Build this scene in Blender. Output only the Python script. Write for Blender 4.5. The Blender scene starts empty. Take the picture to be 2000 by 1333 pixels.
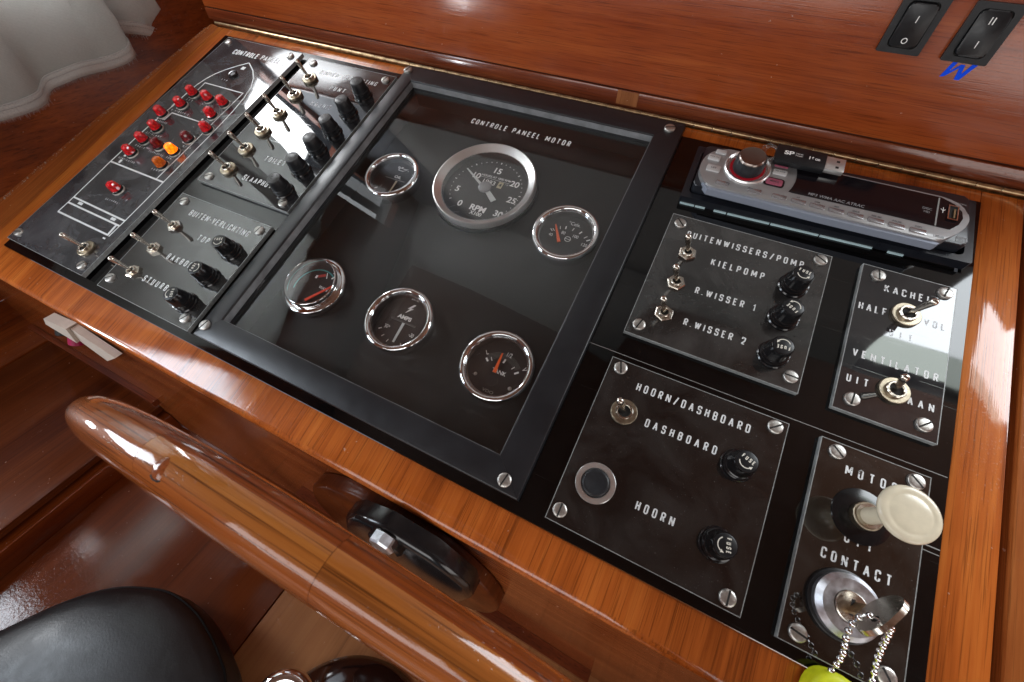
import bpy, bmesh, math, random
from mathutils import Matrix, Vector
random.seed(7)
K = 0.001                      # every length below is in millimetres
PI = math.pi
rad = math.radians
sc = bpy.context.scene
col = sc.collection

# ------------------------------------------------------------------ frames
# world: x to the right along the console, y forward, z up.  The console top slopes 20 degrees.
TILT = Matrix.Rotation(rad(20), 4, 'X')                                    # console top
BACK = TILT @ Matrix.Translation((0, 18*K, 0)) @ Matrix.Rotation(rad(70), 4, 'X')   # upright panel behind it
FRAMES = {'P': TILT, 'W': Matrix.Identity(4), 'B': BACK}

# ------------------------------------------------------------------ camera
cam_d = bpy.data.cameras.new('camera')
cam = bpy.data.objects.new('camera', cam_d); col.objects.link(cam)
R0 = ((0.8916772, 0.4359327, -0.1219607), (0.3562646, -0.8420359, -0.4050323), (-0.2792621, 0.3177078, -0.9061316))
cm = Matrix(((R0[0][0], -R0[1][0], -R0[2][0], 617.41*K), (R0[0][1], -R0[1][1], -R0[2][1], -342.35*K),
             (R0[0][2], -R0[1][2], -R0[2][2], 290.08*K), (0, 0, 0, 1)))
cam.matrix_world = TILT @ cm
cam_d.sensor_width = 36; cam_d.lens = 14.972
cam_d.clip_start = 0.005; cam_d.clip_end = 50
cam_d.dof.use_dof = True; cam_d.dof.focus_distance = 0.40; cam_d.dof.aperture_fstop = 20
sc.camera = cam

# ------------------------------------------------------------------ world and light
wd = bpy.data.worlds.new('World'); sc.world = wd; wd.use_nodes = True
bg = wd.node_tree.nodes['Background']; bg.inputs[0].default_value = (0.75, 0.85, 1.0, 1); bg.inputs[1].default_value = 0.2
sc.view_settings.view_transform = 'Standard'; sc.view_settings.look = 'None'
sc.view_settings.exposure = 0.12; sc.view_settings.gamma = 1.0

def area(name, loc, direction, sx, sy, radiance, colour):
    d = bpy.data.lights.new(name, 'AREA'); d.shape = 'RECTANGLE'; d.size = sx*K; d.size_y = sy*K
    d.energy = radiance * PI * sx*sy*K*K; d.color = colour
    o = bpy.data.objects.new(name, d); col.objects.link(o)
    o.location = [c*K for c in loc]
    o.rotation_euler = Vector(direction).to_track_quat('-Z', 'Y').to_euler()
    return o
area('window_light_aft_side', (-185, -655, 180), (1, 0, -0.1), 250, 300, 13.0, (0.80, 0.90, 1.0))
area('window_light_upper_pane', (-185, -58, 500), (1, 0, -0.1), 20, 230, 3.0, (0.90, 0.96, 1.0))
area('window_light_upper_gap', (-185, -12, 500), (1, 0, -0.1), 26, 230, 1.5, (0.90, 0.96, 1.0))
area('window_light_side', (-175, -186, 232), (1, 0, 0.22), 440, 290, 24.0, (0.93, 0.97, 1.0))
area('window_light_front', (1260, 75, 428), (0, -1, 0), 720, 574, 11.0, (0.90, 0.96, 1.0))
area('header_board_lamp', (1330, 75, 860), (0, -1, 0), 720, 285, 4.8, (0.86, 0.97, 0.90))  # weak lamp standing in for a bright grey-green header board
area('aft_fill_lamp', (450, -1650, 560), (0.05, 1, -0.1), 1500, 900, 4.0, (1.0, 0.98, 0.96))  # large unseen lamp added aft to brighten the cabin
area('low_fill_lamp', (1350, -900, -80), (-1, 0.25, -0.1), 500, 400, 3.0, (1.0, 0.97, 0.93))  # unseen fill lamp, added to lift the lower area

pl_ = area('glare_lamp', (-95, -551, -89), (1, 0, 0), 54, 54, 55.0, (0.92, 0.96, 1.0)); pl_.data.shape = 'DISK'  # lamp added out of view to put a glare spot on the platform
# ------------------------------------------------------------------ materials
MATS = {}
def new_mat(name):
    m = bpy.data.materials.new(name); m.use_nodes = True
    nt = m.node_tree; p = nt.nodes['Principled BSDF']; MATS[name] = m
    return m, nt, p
def N(nt, t, **kw):
    n = nt.nodes.new(t)
    for k, v in kw.items():
        if k.startswith('i_'): n.inputs[k[2:].replace('_', ' ')].default_value = v
        else: setattr(n, k, v)
    return n
def L(nt, a, b): nt.links.new(a, b)
def coords(nt, scale, rot=(0, 0, 0), loc=(0, 0, 0)):
    tc = N(nt, 'ShaderNodeTexCoord'); mp = N(nt, 'ShaderNodeMapping')
    mp.inputs['Scale'].default_value = scale; mp.inputs['Rotation'].default_value = rot; mp.inputs['Location'].default_value = loc
    L(nt, tc.outputs['UV' if USE_UV[0] else 'Object'], mp.inputs['Vector']); return mp.outputs['Vector']
def noise(nt, vec, scale, detail=4, rough=0.55, dist=0.0):
    n = N(nt, 'ShaderNodeTexNoise'); n.inputs['Scale'].default_value = scale; n.inputs['Detail'].default_value = detail
    n.inputs['Roughness'].default_value = rough; n.inputs['Distortion'].default_value = dist
    L(nt, vec, n.inputs['Vector']); return n.outputs['Fac']
def ramp(nt, fac, stops):
    r = N(nt, 'ShaderNodeValToRGB'); e = r.color_ramp.elements
    while len(e) < len(stops): e.new(0.5)
    for i, (p, c) in enumerate(stops):
        e[i].position = p; e[i].color = (c if len(c) == 4 else (*c, 1)) if not isinstance(c, float) else (c, c, c, 1)
    L(nt, fac, r.inputs['Fac']); return r.outputs['Color']
def mix(nt, a, b, fac, mode='MIX'):
    m = N(nt, 'ShaderNodeMix', data_type='RGBA', blend_type=mode)
    for v, s in ((a, 6), (b, 7)):
        if hasattr(v, 'links'): L(nt, v, m.inputs[s])
        else: m.inputs[s].default_value = (*v, 1)
    if hasattr(fac, 'links'): L(nt, fac, m.inputs[0])
    else: m.inputs[0].default_value = fac
    return m.outputs[2]
def math_(nt, op, a, b=0.5):
    m = N(nt, 'ShaderNodeMath', operation=op)
    for v, s in ((a, 0), (b, 1)):
        if hasattr(v, 'links'): L(nt, v, m.inputs[s])
        else: m.inputs[s].default_value = v
    return m.outputs[0]
def bump(nt, h, strength, dist_mm, normal=None):
    b = N(nt, 'ShaderNodeBump'); b.inputs['Strength'].default_value = strength; b.inputs['Distance'].default_value = dist_mm*K
    L(nt, h, b.inputs['Height'])
    if normal: L(nt, normal, b.inputs['Normal'])
    return b.outputs['Normal']

USE_UV = [False]
def wood(name, dark, mid, light, axis='Y', seed=0.0, coat_rough=0.07, pores=0.5, lum=1.0, wave=0.25, fine=420, coat=1.0, uv=False, peel=0.0):
    m, nt, p = new_mat(name); USE_UV[0] = uv
    st = {'X': (0.035, 1, 1), 'Y': (1, 0.035, 1), 'Z': (1, 1, 0.035)}[axis]
    big = coords(nt, [s*fine*0.11 for s in st], loc=(seed, seed*1.7, seed*.6))
    fin = coords(nt, [s*fine for s in st], loc=(seed*3, seed, seed*2))
    soft = coords(nt, (7, 7, 7), loc=(seed, -seed, seed))
    n1 = noise(nt, big, 1.0, 6, 0.6, 0.6); n2 = noise(nt, fin, 1.0, 5, 0.65); n3 = noise(nt, soft, 1.0, 2)
    v = math_(nt, 'ADD', math_(nt, 'MULTIPLY', n1, 0.6), math_(nt, 'MULTIPLY', n2, 0.28))
    v = math_(nt, 'ADD', math_(nt, 'SUBTRACT', v, 0.06), math_(nt, 'MULTIPLY', n3, 0.36))
    c = ramp(nt, v, [(0.36, dark), (0.55, mid), (0.74, light)])
    pf = noise(nt, coords(nt, [s*fine*2.6 if s == 1 else s*fine*1.2 for s in st], loc=(seed, 0, 0)), 1.0, 2, 0.5)
    pm = ramp(nt, pf, [(0.34, 1.0), (0.44, 0.0)])
    c = mix(nt, c, tuple(x*0.25 for x in dark), math_(nt, 'MULTIPLY', pm, pores))
    # lengthwise cracks and darker veins
    vein = noise(nt, coords(nt, [s*fine*0.5 if s == 1 else 2.0 for s in st], loc=(seed*2, 1, 0)), 1.0, 3, 0.6)
    vm = ramp(nt, vein, [(0.30, 1.0), (0.38, 0.0)])
    c = mix(nt, c, tuple(x*0.35 for x in dark), math_(nt, 'MULTIPLY', vm, 0.38))
    ch = ramp(nt, noise(nt, coords(nt, (230,)*3, loc=(seed, 2, 0)), 1.0, 2, 0.5), [(0.745, 0.0), (0.78, 1.0)])
    c = mix(nt, c, (0.55, 0.42, 0.34), math_(nt, 'MULTIPLY', ch, 0.55))
    if lum != 1.0: c = mix(nt, c, (lum, lum, lum), 1.0, 'MULTIPLY')
    L(nt, c, p.inputs['Base Color'])
    p.inputs['Roughness'].default_value = 0.5; p.inputs['Specular IOR Level'].default_value = 0.05
    p.inputs['Coat Weight'].default_value = coat; p.inputs['Coat IOR'].default_value = 1.5
    smear = noise(nt, coords(nt, (22, 22, 22), loc=(0, seed, 0)), 1.0, 5, 0.65)
    L(nt, math_(nt, 'ADD', math_(nt, 'MULTIPLY', smear, coat_rough*1.6), coat_rough*0.25), p.inputs['Coat Roughness'])
    b1 = bump(nt, pf, 0.35, 0.12)
    wv = noise(nt, coords(nt, [s*150 if s == 1 else 18 for s in st]), 1.0, 3)
    b2 = bump(nt, wv, wave, 0.22, b1)
    speck = noise(nt, coords(nt, (900, 900, 900)), 1.0, 1)
    b3 = bump(nt, ramp(nt, speck, [(0.68, 0.0), (0.74, 1.0)]), 0.35, 0.1, b2)
    if peel: b3 = bump(nt, noise(nt, coords(nt, (260,)*3), 1.0, 4, 0.65), peel, 0.28, b3)
    L(nt, b3, p.inputs['Coat Normal']); L(nt, b1, p.inputs['Normal'])
    USE_UV[0] = False
    return m
def plain(name, base, rough=0.4, metal=0.0, spec=0.5, coat=0.0, var=0.0, vscale=300, bumpmm=0.0, bscale=800, aniso=0.0):
    m, nt, p = new_mat(name)
    p.inputs['Metallic'].default_value = metal; p.inputs['Specular IOR Level'].default_value = spec
    p.inputs['Coat Weight'].default_value = coat; p.inputs['Coat Roughness'].default_value = 0.05
    if var > 0:
        v = noise(nt, coords(nt, (vscale,)*3), 1.0, 5, 0.6)
        f = ramp(nt, v, [(0.3, 1 - var), (0.7, 1 + var*0.4)])
        L(nt, mix(nt, base, f, 1.0, 'MULTIPLY'), p.inputs['Base Color'])
        L(nt, math_(nt, 'ADD', math_(nt, 'MULTIPLY', v, rough*0.8), rough*0.6), p.inputs['Roughness'])
    else:
        p.inputs['Base Color'].default_value = (*base, 1); p.inputs['Roughness'].default_value = rough
    if bumpmm:
        L(nt, bump(nt, noise(nt, coords(nt, (bscale,)*3), 1.0, 3), 1.0, bumpmm), p.inputs['Normal'])
    if aniso: p.inputs['Anisotropic'].default_value = aniso
    return m
def acrylic(name, base, dust, rough=0.03, warp=0.25, seed=0.0, smear=0.5, dust_sheen_col=(0.5, 0.5, 0.48), scratch=0.5, ior=1.78):
    """polished black or clear-over-black acrylic with dust, wipe marks and scratches"""
    m, nt, p = new_mat(name)
    sp = noise(nt, coords(nt, (1300,)*3, loc=(seed, 0, 0)), 1.0, 2, 0.5)
    specks = ramp(nt, sp, [(0.70, 0.0), (0.78, 1.0)])
    cloud = ramp(nt, noise(nt, coords(nt, (26,)*3, loc=(seed, seed, 0)), 1.0, 6, 0.65, 0.8), [(0.38, 0.0), (0.75, 1.0)])
    sc1 = noise(nt, coords(nt, (16, 900, 16), rot=(0, 0, 0.6), loc=(0, seed, 0)), 1.0, 2)
    sc2 = noise(nt, coords(nt, (12, 1100, 12), rot=(0, 0, -0.9), loc=(0, seed, 0)), 1.0, 2)
    sm = ramp(nt, math_(nt, 'MAXIMUM', sc1, sc2), [(0.70, 0.0), (0.76, 1.0)])
    d = math_(nt, 'ADD', math_(nt, 'MULTIPLY', cloud, dust), math_(nt, 'MULTIPLY', specks, dust*4 + 0.03))
    d = math_(nt, 'ADD', d, math_(nt, 'MULTIPLY', sm, 0.035*scratch))
    L(nt, mix(nt, base, dust_sheen_col, d), p.inputs['Base Color'])
    p.inputs['IOR'].default_value = ior
    L(nt, math_(nt, 'ADD', math_(nt, 'MULTIPLY', cloud, 0.10*smear), rough), p.inputs['Roughness'])
    wv = noise(nt, coords(nt, (13,)*3, loc=(seed*2, 0, 0)), 1.0, 1)
    b = bump(nt, wv, warp, 2.0)
    b = bump(nt, sm, 0.10*scratch, 0.1, b)
    L(nt, b, p.inputs['Normal'])
    return m
def thin_glass(name, ior=1.49, dust=0.015, rough=0.0, tint=(1, 1, 1), seed=0.0, gain=1.0):
    """single skin of clear plastic: Fresnel reflection over what lies beneath, with a film of dust"""
    m = bpy.data.materials.new(name); m.use_nodes = True; MATS[name] = m
    nt = m.node_tree; nt.nodes.clear()
    out = N(nt, 'ShaderNodeOutputMaterial'); tr = N(nt, 'ShaderNodeBsdfTransparent'); tr.inputs[0].default_value = (*tint, 1)
    gl = N(nt, 'ShaderNodeBsdfGlossy'); gl.inputs['Roughness'].default_value = rough
    df = N(nt, 'ShaderNodeBsdfDiffuse'); df.inputs[0].default_value = (0.6, 0.6, 0.58, 1)
    fr = N(nt, 'ShaderNodeFresnel'); geo = N(nt, 'ShaderNodeNewGeometry')
    mr = N(nt, 'ShaderNodeMapRange'); mr.inputs['To Min'].default_value = ior; mr.inputs['To Max'].default_value = 1/ior
    L(nt, geo.outputs['Backfacing'], mr.inputs['Value']); L(nt, mr.outputs['Result'], fr.inputs['IOR'])
    wv = noise(nt, coords(nt, (5, 5, 5), loc=(seed, 0, 0)), 1.0, 1)
    b = bump(nt, wv, 0.12, 1.0); L(nt, b, gl.inputs['Normal'])
    s1 = N(nt, 'ShaderNodeMixShader'); s2 = N(nt, 'ShaderNodeMixShader')
    cl = noise(nt, coords(nt, (30,)*3, loc=(seed, 1, 0)), 1.0, 6, 0.65)
    sp = ramp(nt, noise(nt, coords(nt, (600,)*3), 1.0, 2), [(0.68, 0.0), (0.76, 1.0)])
    sc1 = noise(nt, coords(nt, (9, 1000, 9), rot=(0, 0, 0.75)), 1.0, 2)
    sc2 = noise(nt, coords(nt, (7, 1200, 7), rot=(0, 0, -0.5)), 1.0, 2)
    sm = ramp(nt, math_(nt, 'MAXIMUM', sc1, sc2), [(0.71, 0.0), (0.78, 1.0)])
    d = math_(nt, 'ADD', math_(nt, 'MULTIPLY', cl, dust*1.6), math_(nt, 'MULTIPLY', sp, 0.10))
    d = math_(nt, 'ADD', d, math_(nt, 'MULTIPLY', sm, 0.11 if 0.0042 < dust < 0.02 else 0.0))
    L(nt, d, s1.inputs[0]); L(nt, tr.outputs[0], s1.inputs[1]); L(nt, df.outputs[0], s1.inputs[2])
    L(nt, math_(nt, 'MULTIPLY', fr.outputs[0], gain), s2.inputs[0]); L(nt, s1.outputs[0], s2.inputs[1]); L(nt, gl.outputs[0], s2.inputs[2])
    L(nt, s2.outputs[0], out.inputs['Surface'])
    return m
def paint(name, base, wear=0.0, seed=0.0):
    """printed lettering; wear lets the ground show through in flakes"""
    m, nt, p = new_mat(name)
    p.inputs['Base Color'].default_value = (*base, 1); p.inputs['Roughness'].default_value = 0.55
    if wear > 0:
        v = noise(nt, coords(nt, (420,)*3, loc=(seed, 0, 0)), 1.0, 5, 0.7)
        L(nt, ramp(nt, v, [(wear - 0.04, 0.12), (wear + 0.05, 1.0)]), p.inputs['Alpha'])
    return m

W_DESK = wood('varnished_desk_wood', (0.15, 0.028, 0.004), (0.41, 0.098, 0.015), (0.58, 0.175, 0.031), 'Y', 1.0, 0.07, 0.45, wave=0.30)
W_DESK2 = wood('varnished_outer_strip_wood', (0.13, 0.030, 0.008), (0.29, 0.080, 0.018), (0.42, 0.14, 0.035), 'Y', 4.0, 0.08, 0.4)
W_BACK = wood('varnished_back_panel_wood', (0.17, 0.024, 0.005), (0.28, 0.055, 0.011), (0.37, 0.088, 0.019), 'X', 2.0, 0.17, 0.5, wave=0.12, fine=620)
W_TRIM = wood('dark_moulding_wood', (0.07, 0.014, 0.006), (0.14, 0.030, 0.010), (0.22, 0.055, 0.016), 'X', 5.0, 0.12, 0.5)
W_PATCH = wood('pale_filler_wood', (0.18, 0.06, 0.02), (0.27, 0.10, 0.035), (0.34, 0.14, 0.055), 'Y', 5.0, 0.12, 0.5)
W_SHELF = wood('dark_locker_top_wood', (0.040, 0.008, 0.002), (0.090, 0.019, 0.004), (0.14, 0.034, 0.007), 'Y', 18.0, 0.2, 0.3, wave=0.2, fine=260, coat=0.5)
W_HULL = wood('dark_hull_side_wood', (0.045, 0.008, 0.002), (0.13, 0.025, 0.004), (0.24, 0.055, 0.009), 'Y', 3.0, 0.22, 0.35, fine=260, coat=0.2)
W_FASCIA = wood('red_brown_fascia_wood', (0.10, 0.020, 0.005), (0.22, 0.052, 0.013), (0.32, 0.095, 0.026), 'X', 6.0, 0.05, 0.25, wave=0.08)
W_LOCKER = wood('locker_wood', (0.07, 0.012, 0.003), (0.15, 0.028, 0.005), (0.23, 0.052, 0.009), 'Y', 8.0, 0.16, 0.3, wave=0.2, fine=260, coat=0.7)
W_FLOOR = wood('pale_floor_wood', (0.22, 0.085, 0.030), (0.33, 0.135, 0.050), (0.42, 0.19, 0.075), 'Y', 9.0, 0.16, 0.1, fine=200)
W_PLAT = wood('brown_platform_wood', (0.070, 0.013, 0.003), (0.125, 0.026, 0.005), (0.17, 0.038, 0.008), 'Y', 19.0, 0.06, 0.15, wave=0.05, fine=200, peel=0.40)
W_RIM1 = wood('rim_dark_lamination', (0.09, 0.015, 0.003), (0.20, 0.042, 0.007), (0.30, 0.075, 0.013), 'X', 11.0, 0.035, 0.7, wave=0.22, fine=340, uv=True, peel=0.05)
W_RIM2 = wood('rim_golden_lamination', (0.19, 0.052, 0.010), (0.36, 0.115, 0.021), (0.50, 0.19, 0.040), 'X', 12.0, 0.035, 0.7, wave=0.22, fine=340, uv=True, peel=0.05)
W_RIM3 = wood('rim_red_lamination', (0.16, 0.034, 0.007), (0.29, 0.074, 0.013), (0.38, 0.115, 0.022), 'X', 13.0, 0.035, 0.7, wave=0.22, fine=340, uv=True, peel=0.05)
W_PLUG = wood('rim_plug_wood', (0.16, 0.045, 0.012), (0.24, 0.060, 0.014), (0.30, 0.075, 0.018), 'Z', 14.0, 0.04, 0.3, fine=500)
A_BASE = acrylic('black_acrylic_sheet', (0.0025, 0.0025, 0.0028), 0.006, 0.035, 0.05, 1.0, 0.3, scratch=0.8, ior=1.49)
A_CTRL = acrylic('dark_acrylic_plate_diagram', (0.030, 0.032, 0.037), 0.14, 0.05, 0.25, 2.0, 0.8, dust_sheen_col=(0.5, 0.52, 0.55))  # real dust plus the curtain's grey-blue reflection, put in as heavier bluish dust
A_INT = acrylic('dark_acrylic_plate_interior', (0.010, 0.010, 0.012), 0.035, 0.025, 0.22, 3.0, 0.3)
A_EXT = acrylic('dark_acrylic_plate_exterior', (0.018, 0.018, 0.018), 0.060, 0.03, 0.5, 4.0, 0.5)
A_WIP = acrylic('dark_acrylic_plate_wiper', (0.018, 0.018, 0.018), 0.085, 0.05, 0.20, 5.0, 0.8)
A_HRN = acrylic('dark_acrylic_plate_horn', (0.007, 0.006, 0.006), 0.050, 0.04, 0.15, 6.0, 0.6)
A_HEA = acrylic('dark_acrylic_plate_heater', (0.008, 0.009, 0.012), 0.045, 0.02, 0.18, 7.0, 0.3)
A_MOT = acrylic('dark_acrylic_plate_engine', (0.012, 0.008, 0.006), 0.050, 0.03, 0.15, 8.0, 0.4)
EDGE = plain('sawn_acrylic_edge', (0.30, 0.32, 0.32), 0.35, 0, 0.6, var=0.35, vscale=400)
EDGE_D = plain('black_acrylic_edge', (0.02, 0.02, 0.022), 0.2)
FRAME_M = plain('black_frame_paint', (0.014, 0.015, 0.018), 0.34, 0, 0.5, var=0.12, vscale=60, bumpmm=0.006, bscale=500)
FRAME_IN = plain('frame_inner_sheen', (0.20, 0.21, 0.22), 0.5, 0, 0.5, var=0.5, vscale=60)  # grey paints the light caught by the black frame's inner face
WELL = plain('gauge_panel_black', (0.010, 0.011, 0.010), 0.45, 0, 0.4, var=0.2, vscale=60)
COVER = thin_glass('clear_cover_acrylic', 1.49, 0.0045, 0.015, seed=2, gain=1.4)
GLASS = thin_glass('instrument_glass', 1.5, 0.004, 0.0, seed=5)
GLASS_CLEAR = thin_glass('clear_plastic_cord', 1.6, 0.06, 0.02, tint=(0.9, 0.92, 0.93))
CHROME = plain('chrome', (0.80, 0.81, 0.82), 0.06, 1.0, var=0.08, vscale=200)
DOME = plain('dark_brown_gloss', (0.014, 0.006, 0.005), 0.10, 0.0, 0.5, coat=1.0)
SATIN = plain('satin_aluminium', (0.80, 0.80, 0.79), 0.32, 0.85)
NICKEL = plain('worn_nickel', (0.64, 0.60, 0.53), 0.24, 1.0, var=0.15, vscale=500)
NICKEL_D = plain('tarnished_nickel', (0.46, 0.40, 0.30), 0.36, 1.0, var=0.3, vscale=500)
SCREW = plain('dull_screw_metal', (0.56, 0.55, 0.52), 0.40, 0.9, var=0.25, vscale=500)
SLOT = plain('near_black_fill', (0.012, 0.011, 0.010), 0.8)  # near-black fill for slots, holes, gaps and joints
BRASS = plain('aged_hinge_brass', (0.46, 0.32, 0.18), 0.36, 1.0, var=0.5, vscale=160)
ZINC = plain('zinc_lock_ring', (0.62, 0.64, 0.69), 0.36, 1.0, var=0.3, vscale=300)
PLAST = plain('black_bakelite', (0.009, 0.009, 0.010), 0.17, 0, 0.5, var=0.3, vscale=300, bumpmm=0.01)
PLAST_M = plain('matt_black_plastic', (0.010, 0.011, 0.013), 0.38, 0, 0.4, var=0.3, vscale=300, bumpmm=0.01)
CAP_W = plain('worn_grey_cap', (0.055, 0.055, 0.056), 0.38, 0, 0.5, var=0.5, vscale=500)
RUBBER = plain('button_rubber', (0.020, 0.022, 0.026), 0.42, 0, 0.4, var=0.3, vscale=500)
DIAL = plain('black_dial', (0.012, 0.012, 0.012), 0.5, 0, 0.3)
P_WHITE = paint('white_print', (0.74, 0.77, 0.78))
P_WORN = paint('worn_white_print', (0.74, 0.77, 0.78), 0.41, 3)
P_FAINT = paint('faint_white_print', (0.66, 0.69, 0.72), 0.48, 5)
P_DIAL = paint('dial_print', (0.85, 0.86, 0.85))
P_DIM = paint('dim_dial_print', (0.28, 0.28, 0.27))
P_CAP = paint('cap_print', (0.75, 0.74, 0.66))
P_CAPD = paint('dark_cap_print', (0.010, 0.010, 0.010))
P_BLUE = plain('blue_tape', (0.004, 0.08, 0.85), 0.6, 0, 0.1, var=0.15, vscale=400)
P_GREYP = paint('radio_print', (0.26, 0.26, 0.27))
P_BLACKP = paint('radio_button_print', (0.03, 0.03, 0.035))
P_TEAL = plain('teal_arc_print', (0.02, 0.20, 0.20), 0.5)
P_RED = plain('red_band_print', (0.42, 0.03, 0.02), 0.5)
NEEDLE_O = plain('orange_needle', (0.85, 0.12, 0.015), 0.4)
NEEDLE_R = plain('red_needle', (0.80, 0.05, 0.015), 0.4)
NEEDLE_W = plain('pale_needle', (0.60, 0.64, 0.63), 0.4)
NEEDLE_B = plain('beige_needle', (0.50, 0.42, 0.30), 0.5)
HUB = plain('needle_hub', (0.33, 0.34, 0.35), 0.4, 0.6, var=0.2, vscale=600)
IVORY = plain('ivory_plastic', (0.72, 0.66, 0.50), 0.24, 0, 0.5, coat=0.3, var=0.10, vscale=120)
YELLOW = plain('yellow_float_foam', (0.66, 0.72, 0.008), 0.55, var=0.12, vscale=300, bumpmm=0.05, bscale=500)
LEATHER = plain('black_leatherette', (0.008, 0.008, 0.009), 0.40, 0, 0.5, var=0.1, vscale=60, bumpmm=0.12, bscale=620)
STITCH = plain('seat_piping', (0.004, 0.004, 0.004), 0.6, 0, 0.2)
WHITEP = plain('cream_plastic_box', (0.62, 0.55, 0.48), 0.35, var=0.1, vscale=80)
MAGENTA = plain('magenta_button', (0.30, 0.005, 0.06), 0.35)
R_SILVER = plain('radio_silver_plastic', (0.37, 0.37, 0.375), 0.34, 0.6, 0.5)
R_LIP = plain('radio_blue_grey_lip', (0.30, 0.34, 0.42), 0.40, 0.3, 0.5)
R_BTN = plain('radio_button_silver', (0.40, 0.40, 0.42), 0.25, 0.8)
R_PALE = plain('radio_pale_button', (0.55, 0.55, 0.55), 0.30, 0.3)
R_PINK = plain('radio_pink_button', (0.40, 0.10, 0.16), 0.35, 0.2, var=0.3, vscale=900)
R_DISP = plain('radio_display_black', (0.006, 0.005, 0.007), 0.10, 0, 0.5)
R_RED = plain('radio_red_ring', (0.38, 0.004, 0.015), 0.4)
KCAP = plain('radio_knob_cap_metal', (0.24, 0.20, 0.18), 0.30, 1.0)
R_TRIM = plain('radio_trim_black', (0.010, 0.012, 0.017), 0.32, 0, 0.5, var=0.2, vscale=150)
R_SLEEVE = plain('radio_sleeve_reflection', (0.50, 0.68, 0.72), 0.45, 0.0)  # pale blue of the mirrored window put into the sleeve colour
GREYREFL = plain('grey_reflection_paint', (0.17, 0.18, 0.20), 0.6, var=0.1, vscale=8)  # grey picked for its mirrored tone in the left plates
REFL_BROWN = plain('dull_brown_reflection', (0.11, 0.042, 0.018), 0.6, var=0.2, vscale=8)  # brown of an unseen panel, there for its dark reflection
WHITEPAINT = plain('white_ceiling_paint', (0.66, 0.66, 0.64), 0.5, var=0.06, vscale=6)
CREAMPAINT = plain('cream_wall_paint', (0.46, 0.455, 0.44), 0.5, var=0.06, vscale=6)
FAB = None

def lens_mat(name, colr, glow=0.0):
    m, nt, p = new_mat(name)
    v = noise(nt, coords(nt, (330,)*3), 1.0, 2)
    c = mix(nt, tuple(x*0.35 for x in colr), colr, ramp(nt, v, [(0.35, 0.0), (0.65, 1.0)]))
    L(nt, c, p.inputs['Base Color']); p.inputs['Roughness'].default_value = 0.12
    p.inputs['Coat Weight'].default_value = 1.0; p.inputs['Coat Roughness'].default_value = 0.03
    p.inputs['Subsurface Weight'].default_value = 0.0
    if glow:
        L(nt, ramp(nt, v, [(0.38, (1.0, 0.09, 0.0)), (0.60, (1.0, 0.22, 0.0)), (0.74, (1.0, 0.55, 0.05))]), p.inputs['Emission Color'])
        p.inputs['Emission Strength'].default_value = glow
    return m
LENS_R = lens_mat('red_lens', (0.95, 0.012, 0.022))
LENS_D = lens_mat('dark_red_lens', (0.22, 0.004, 0.012))
LENS_A = lens_mat('amber_lens_faint_glow', (0.50, 0.10, 0.006), 0.12)  # emission adds a faint glow to an unlit lens
LENS_G = lens_mat('amber_lens_lit', (0.9, 0.20, 0.01), 1.7)
LENS_C = plain('clear_lens', (0.30, 0.31, 0.33), 0.06, 0.2, 0.8)

def cloth_mat():
    m, nt, p = new_mat('grey_linen')
    w1 = N(nt, 'ShaderNodeTexWave', wave_type='BANDS', bands_direction='Y'); w1.inputs['Scale'].default_value = 260
    w2 = N(nt, 'ShaderNodeTexWave', wave_type='BANDS', bands_direction='Z'); w2.inputs['Scale'].default_value = 260
    for w in (w1, w2): L(nt, coords(nt, (1, 1, 1)), w.inputs['Vector']); w.inputs['Distortion'].default_value = 0.6
    wv = math_(nt, 'MULTIPLY', w1.outputs['Fac'], w2.outputs['Fac'])
    n1 = noise(nt, coords(nt, (700, 700, 700)), 1.0, 3)
    v = math_(nt, 'ADD', math_(nt, 'MULTIPLY', wv, 0.4), math_(nt, 'MULTIPLY', n1, 0.6))
    L(nt, ramp(nt, v, [(0.2, (0.45, 0.45, 0.42)), (0.7, (0.72, 0.72, 0.68))]), p.inputs['Base Color'])
    p.inputs['Roughness'].default_value = 0.9; p.inputs['Specular IOR Level'].default_value = 0.1
    L(nt, bump(nt, v, 0.6, 0.25), p.inputs['Normal'])
    tl = N(nt, 'ShaderNodeBsdfTranslucent'); tl.inputs[0].default_value = (0.55, 0.56, 0.55, 1)
    mx = N(nt, 'ShaderNodeMixShader'); mx.inputs[0].default_value = 0.55
    L(nt, p.outputs[0], mx.inputs[1]); L(nt, tl.outputs[0], mx.inputs[2]); L(nt, mx.outputs[0], nt.nodes['Material Output'].inputs['Surface'])
    return m
LINEN = cloth_mat()

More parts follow.
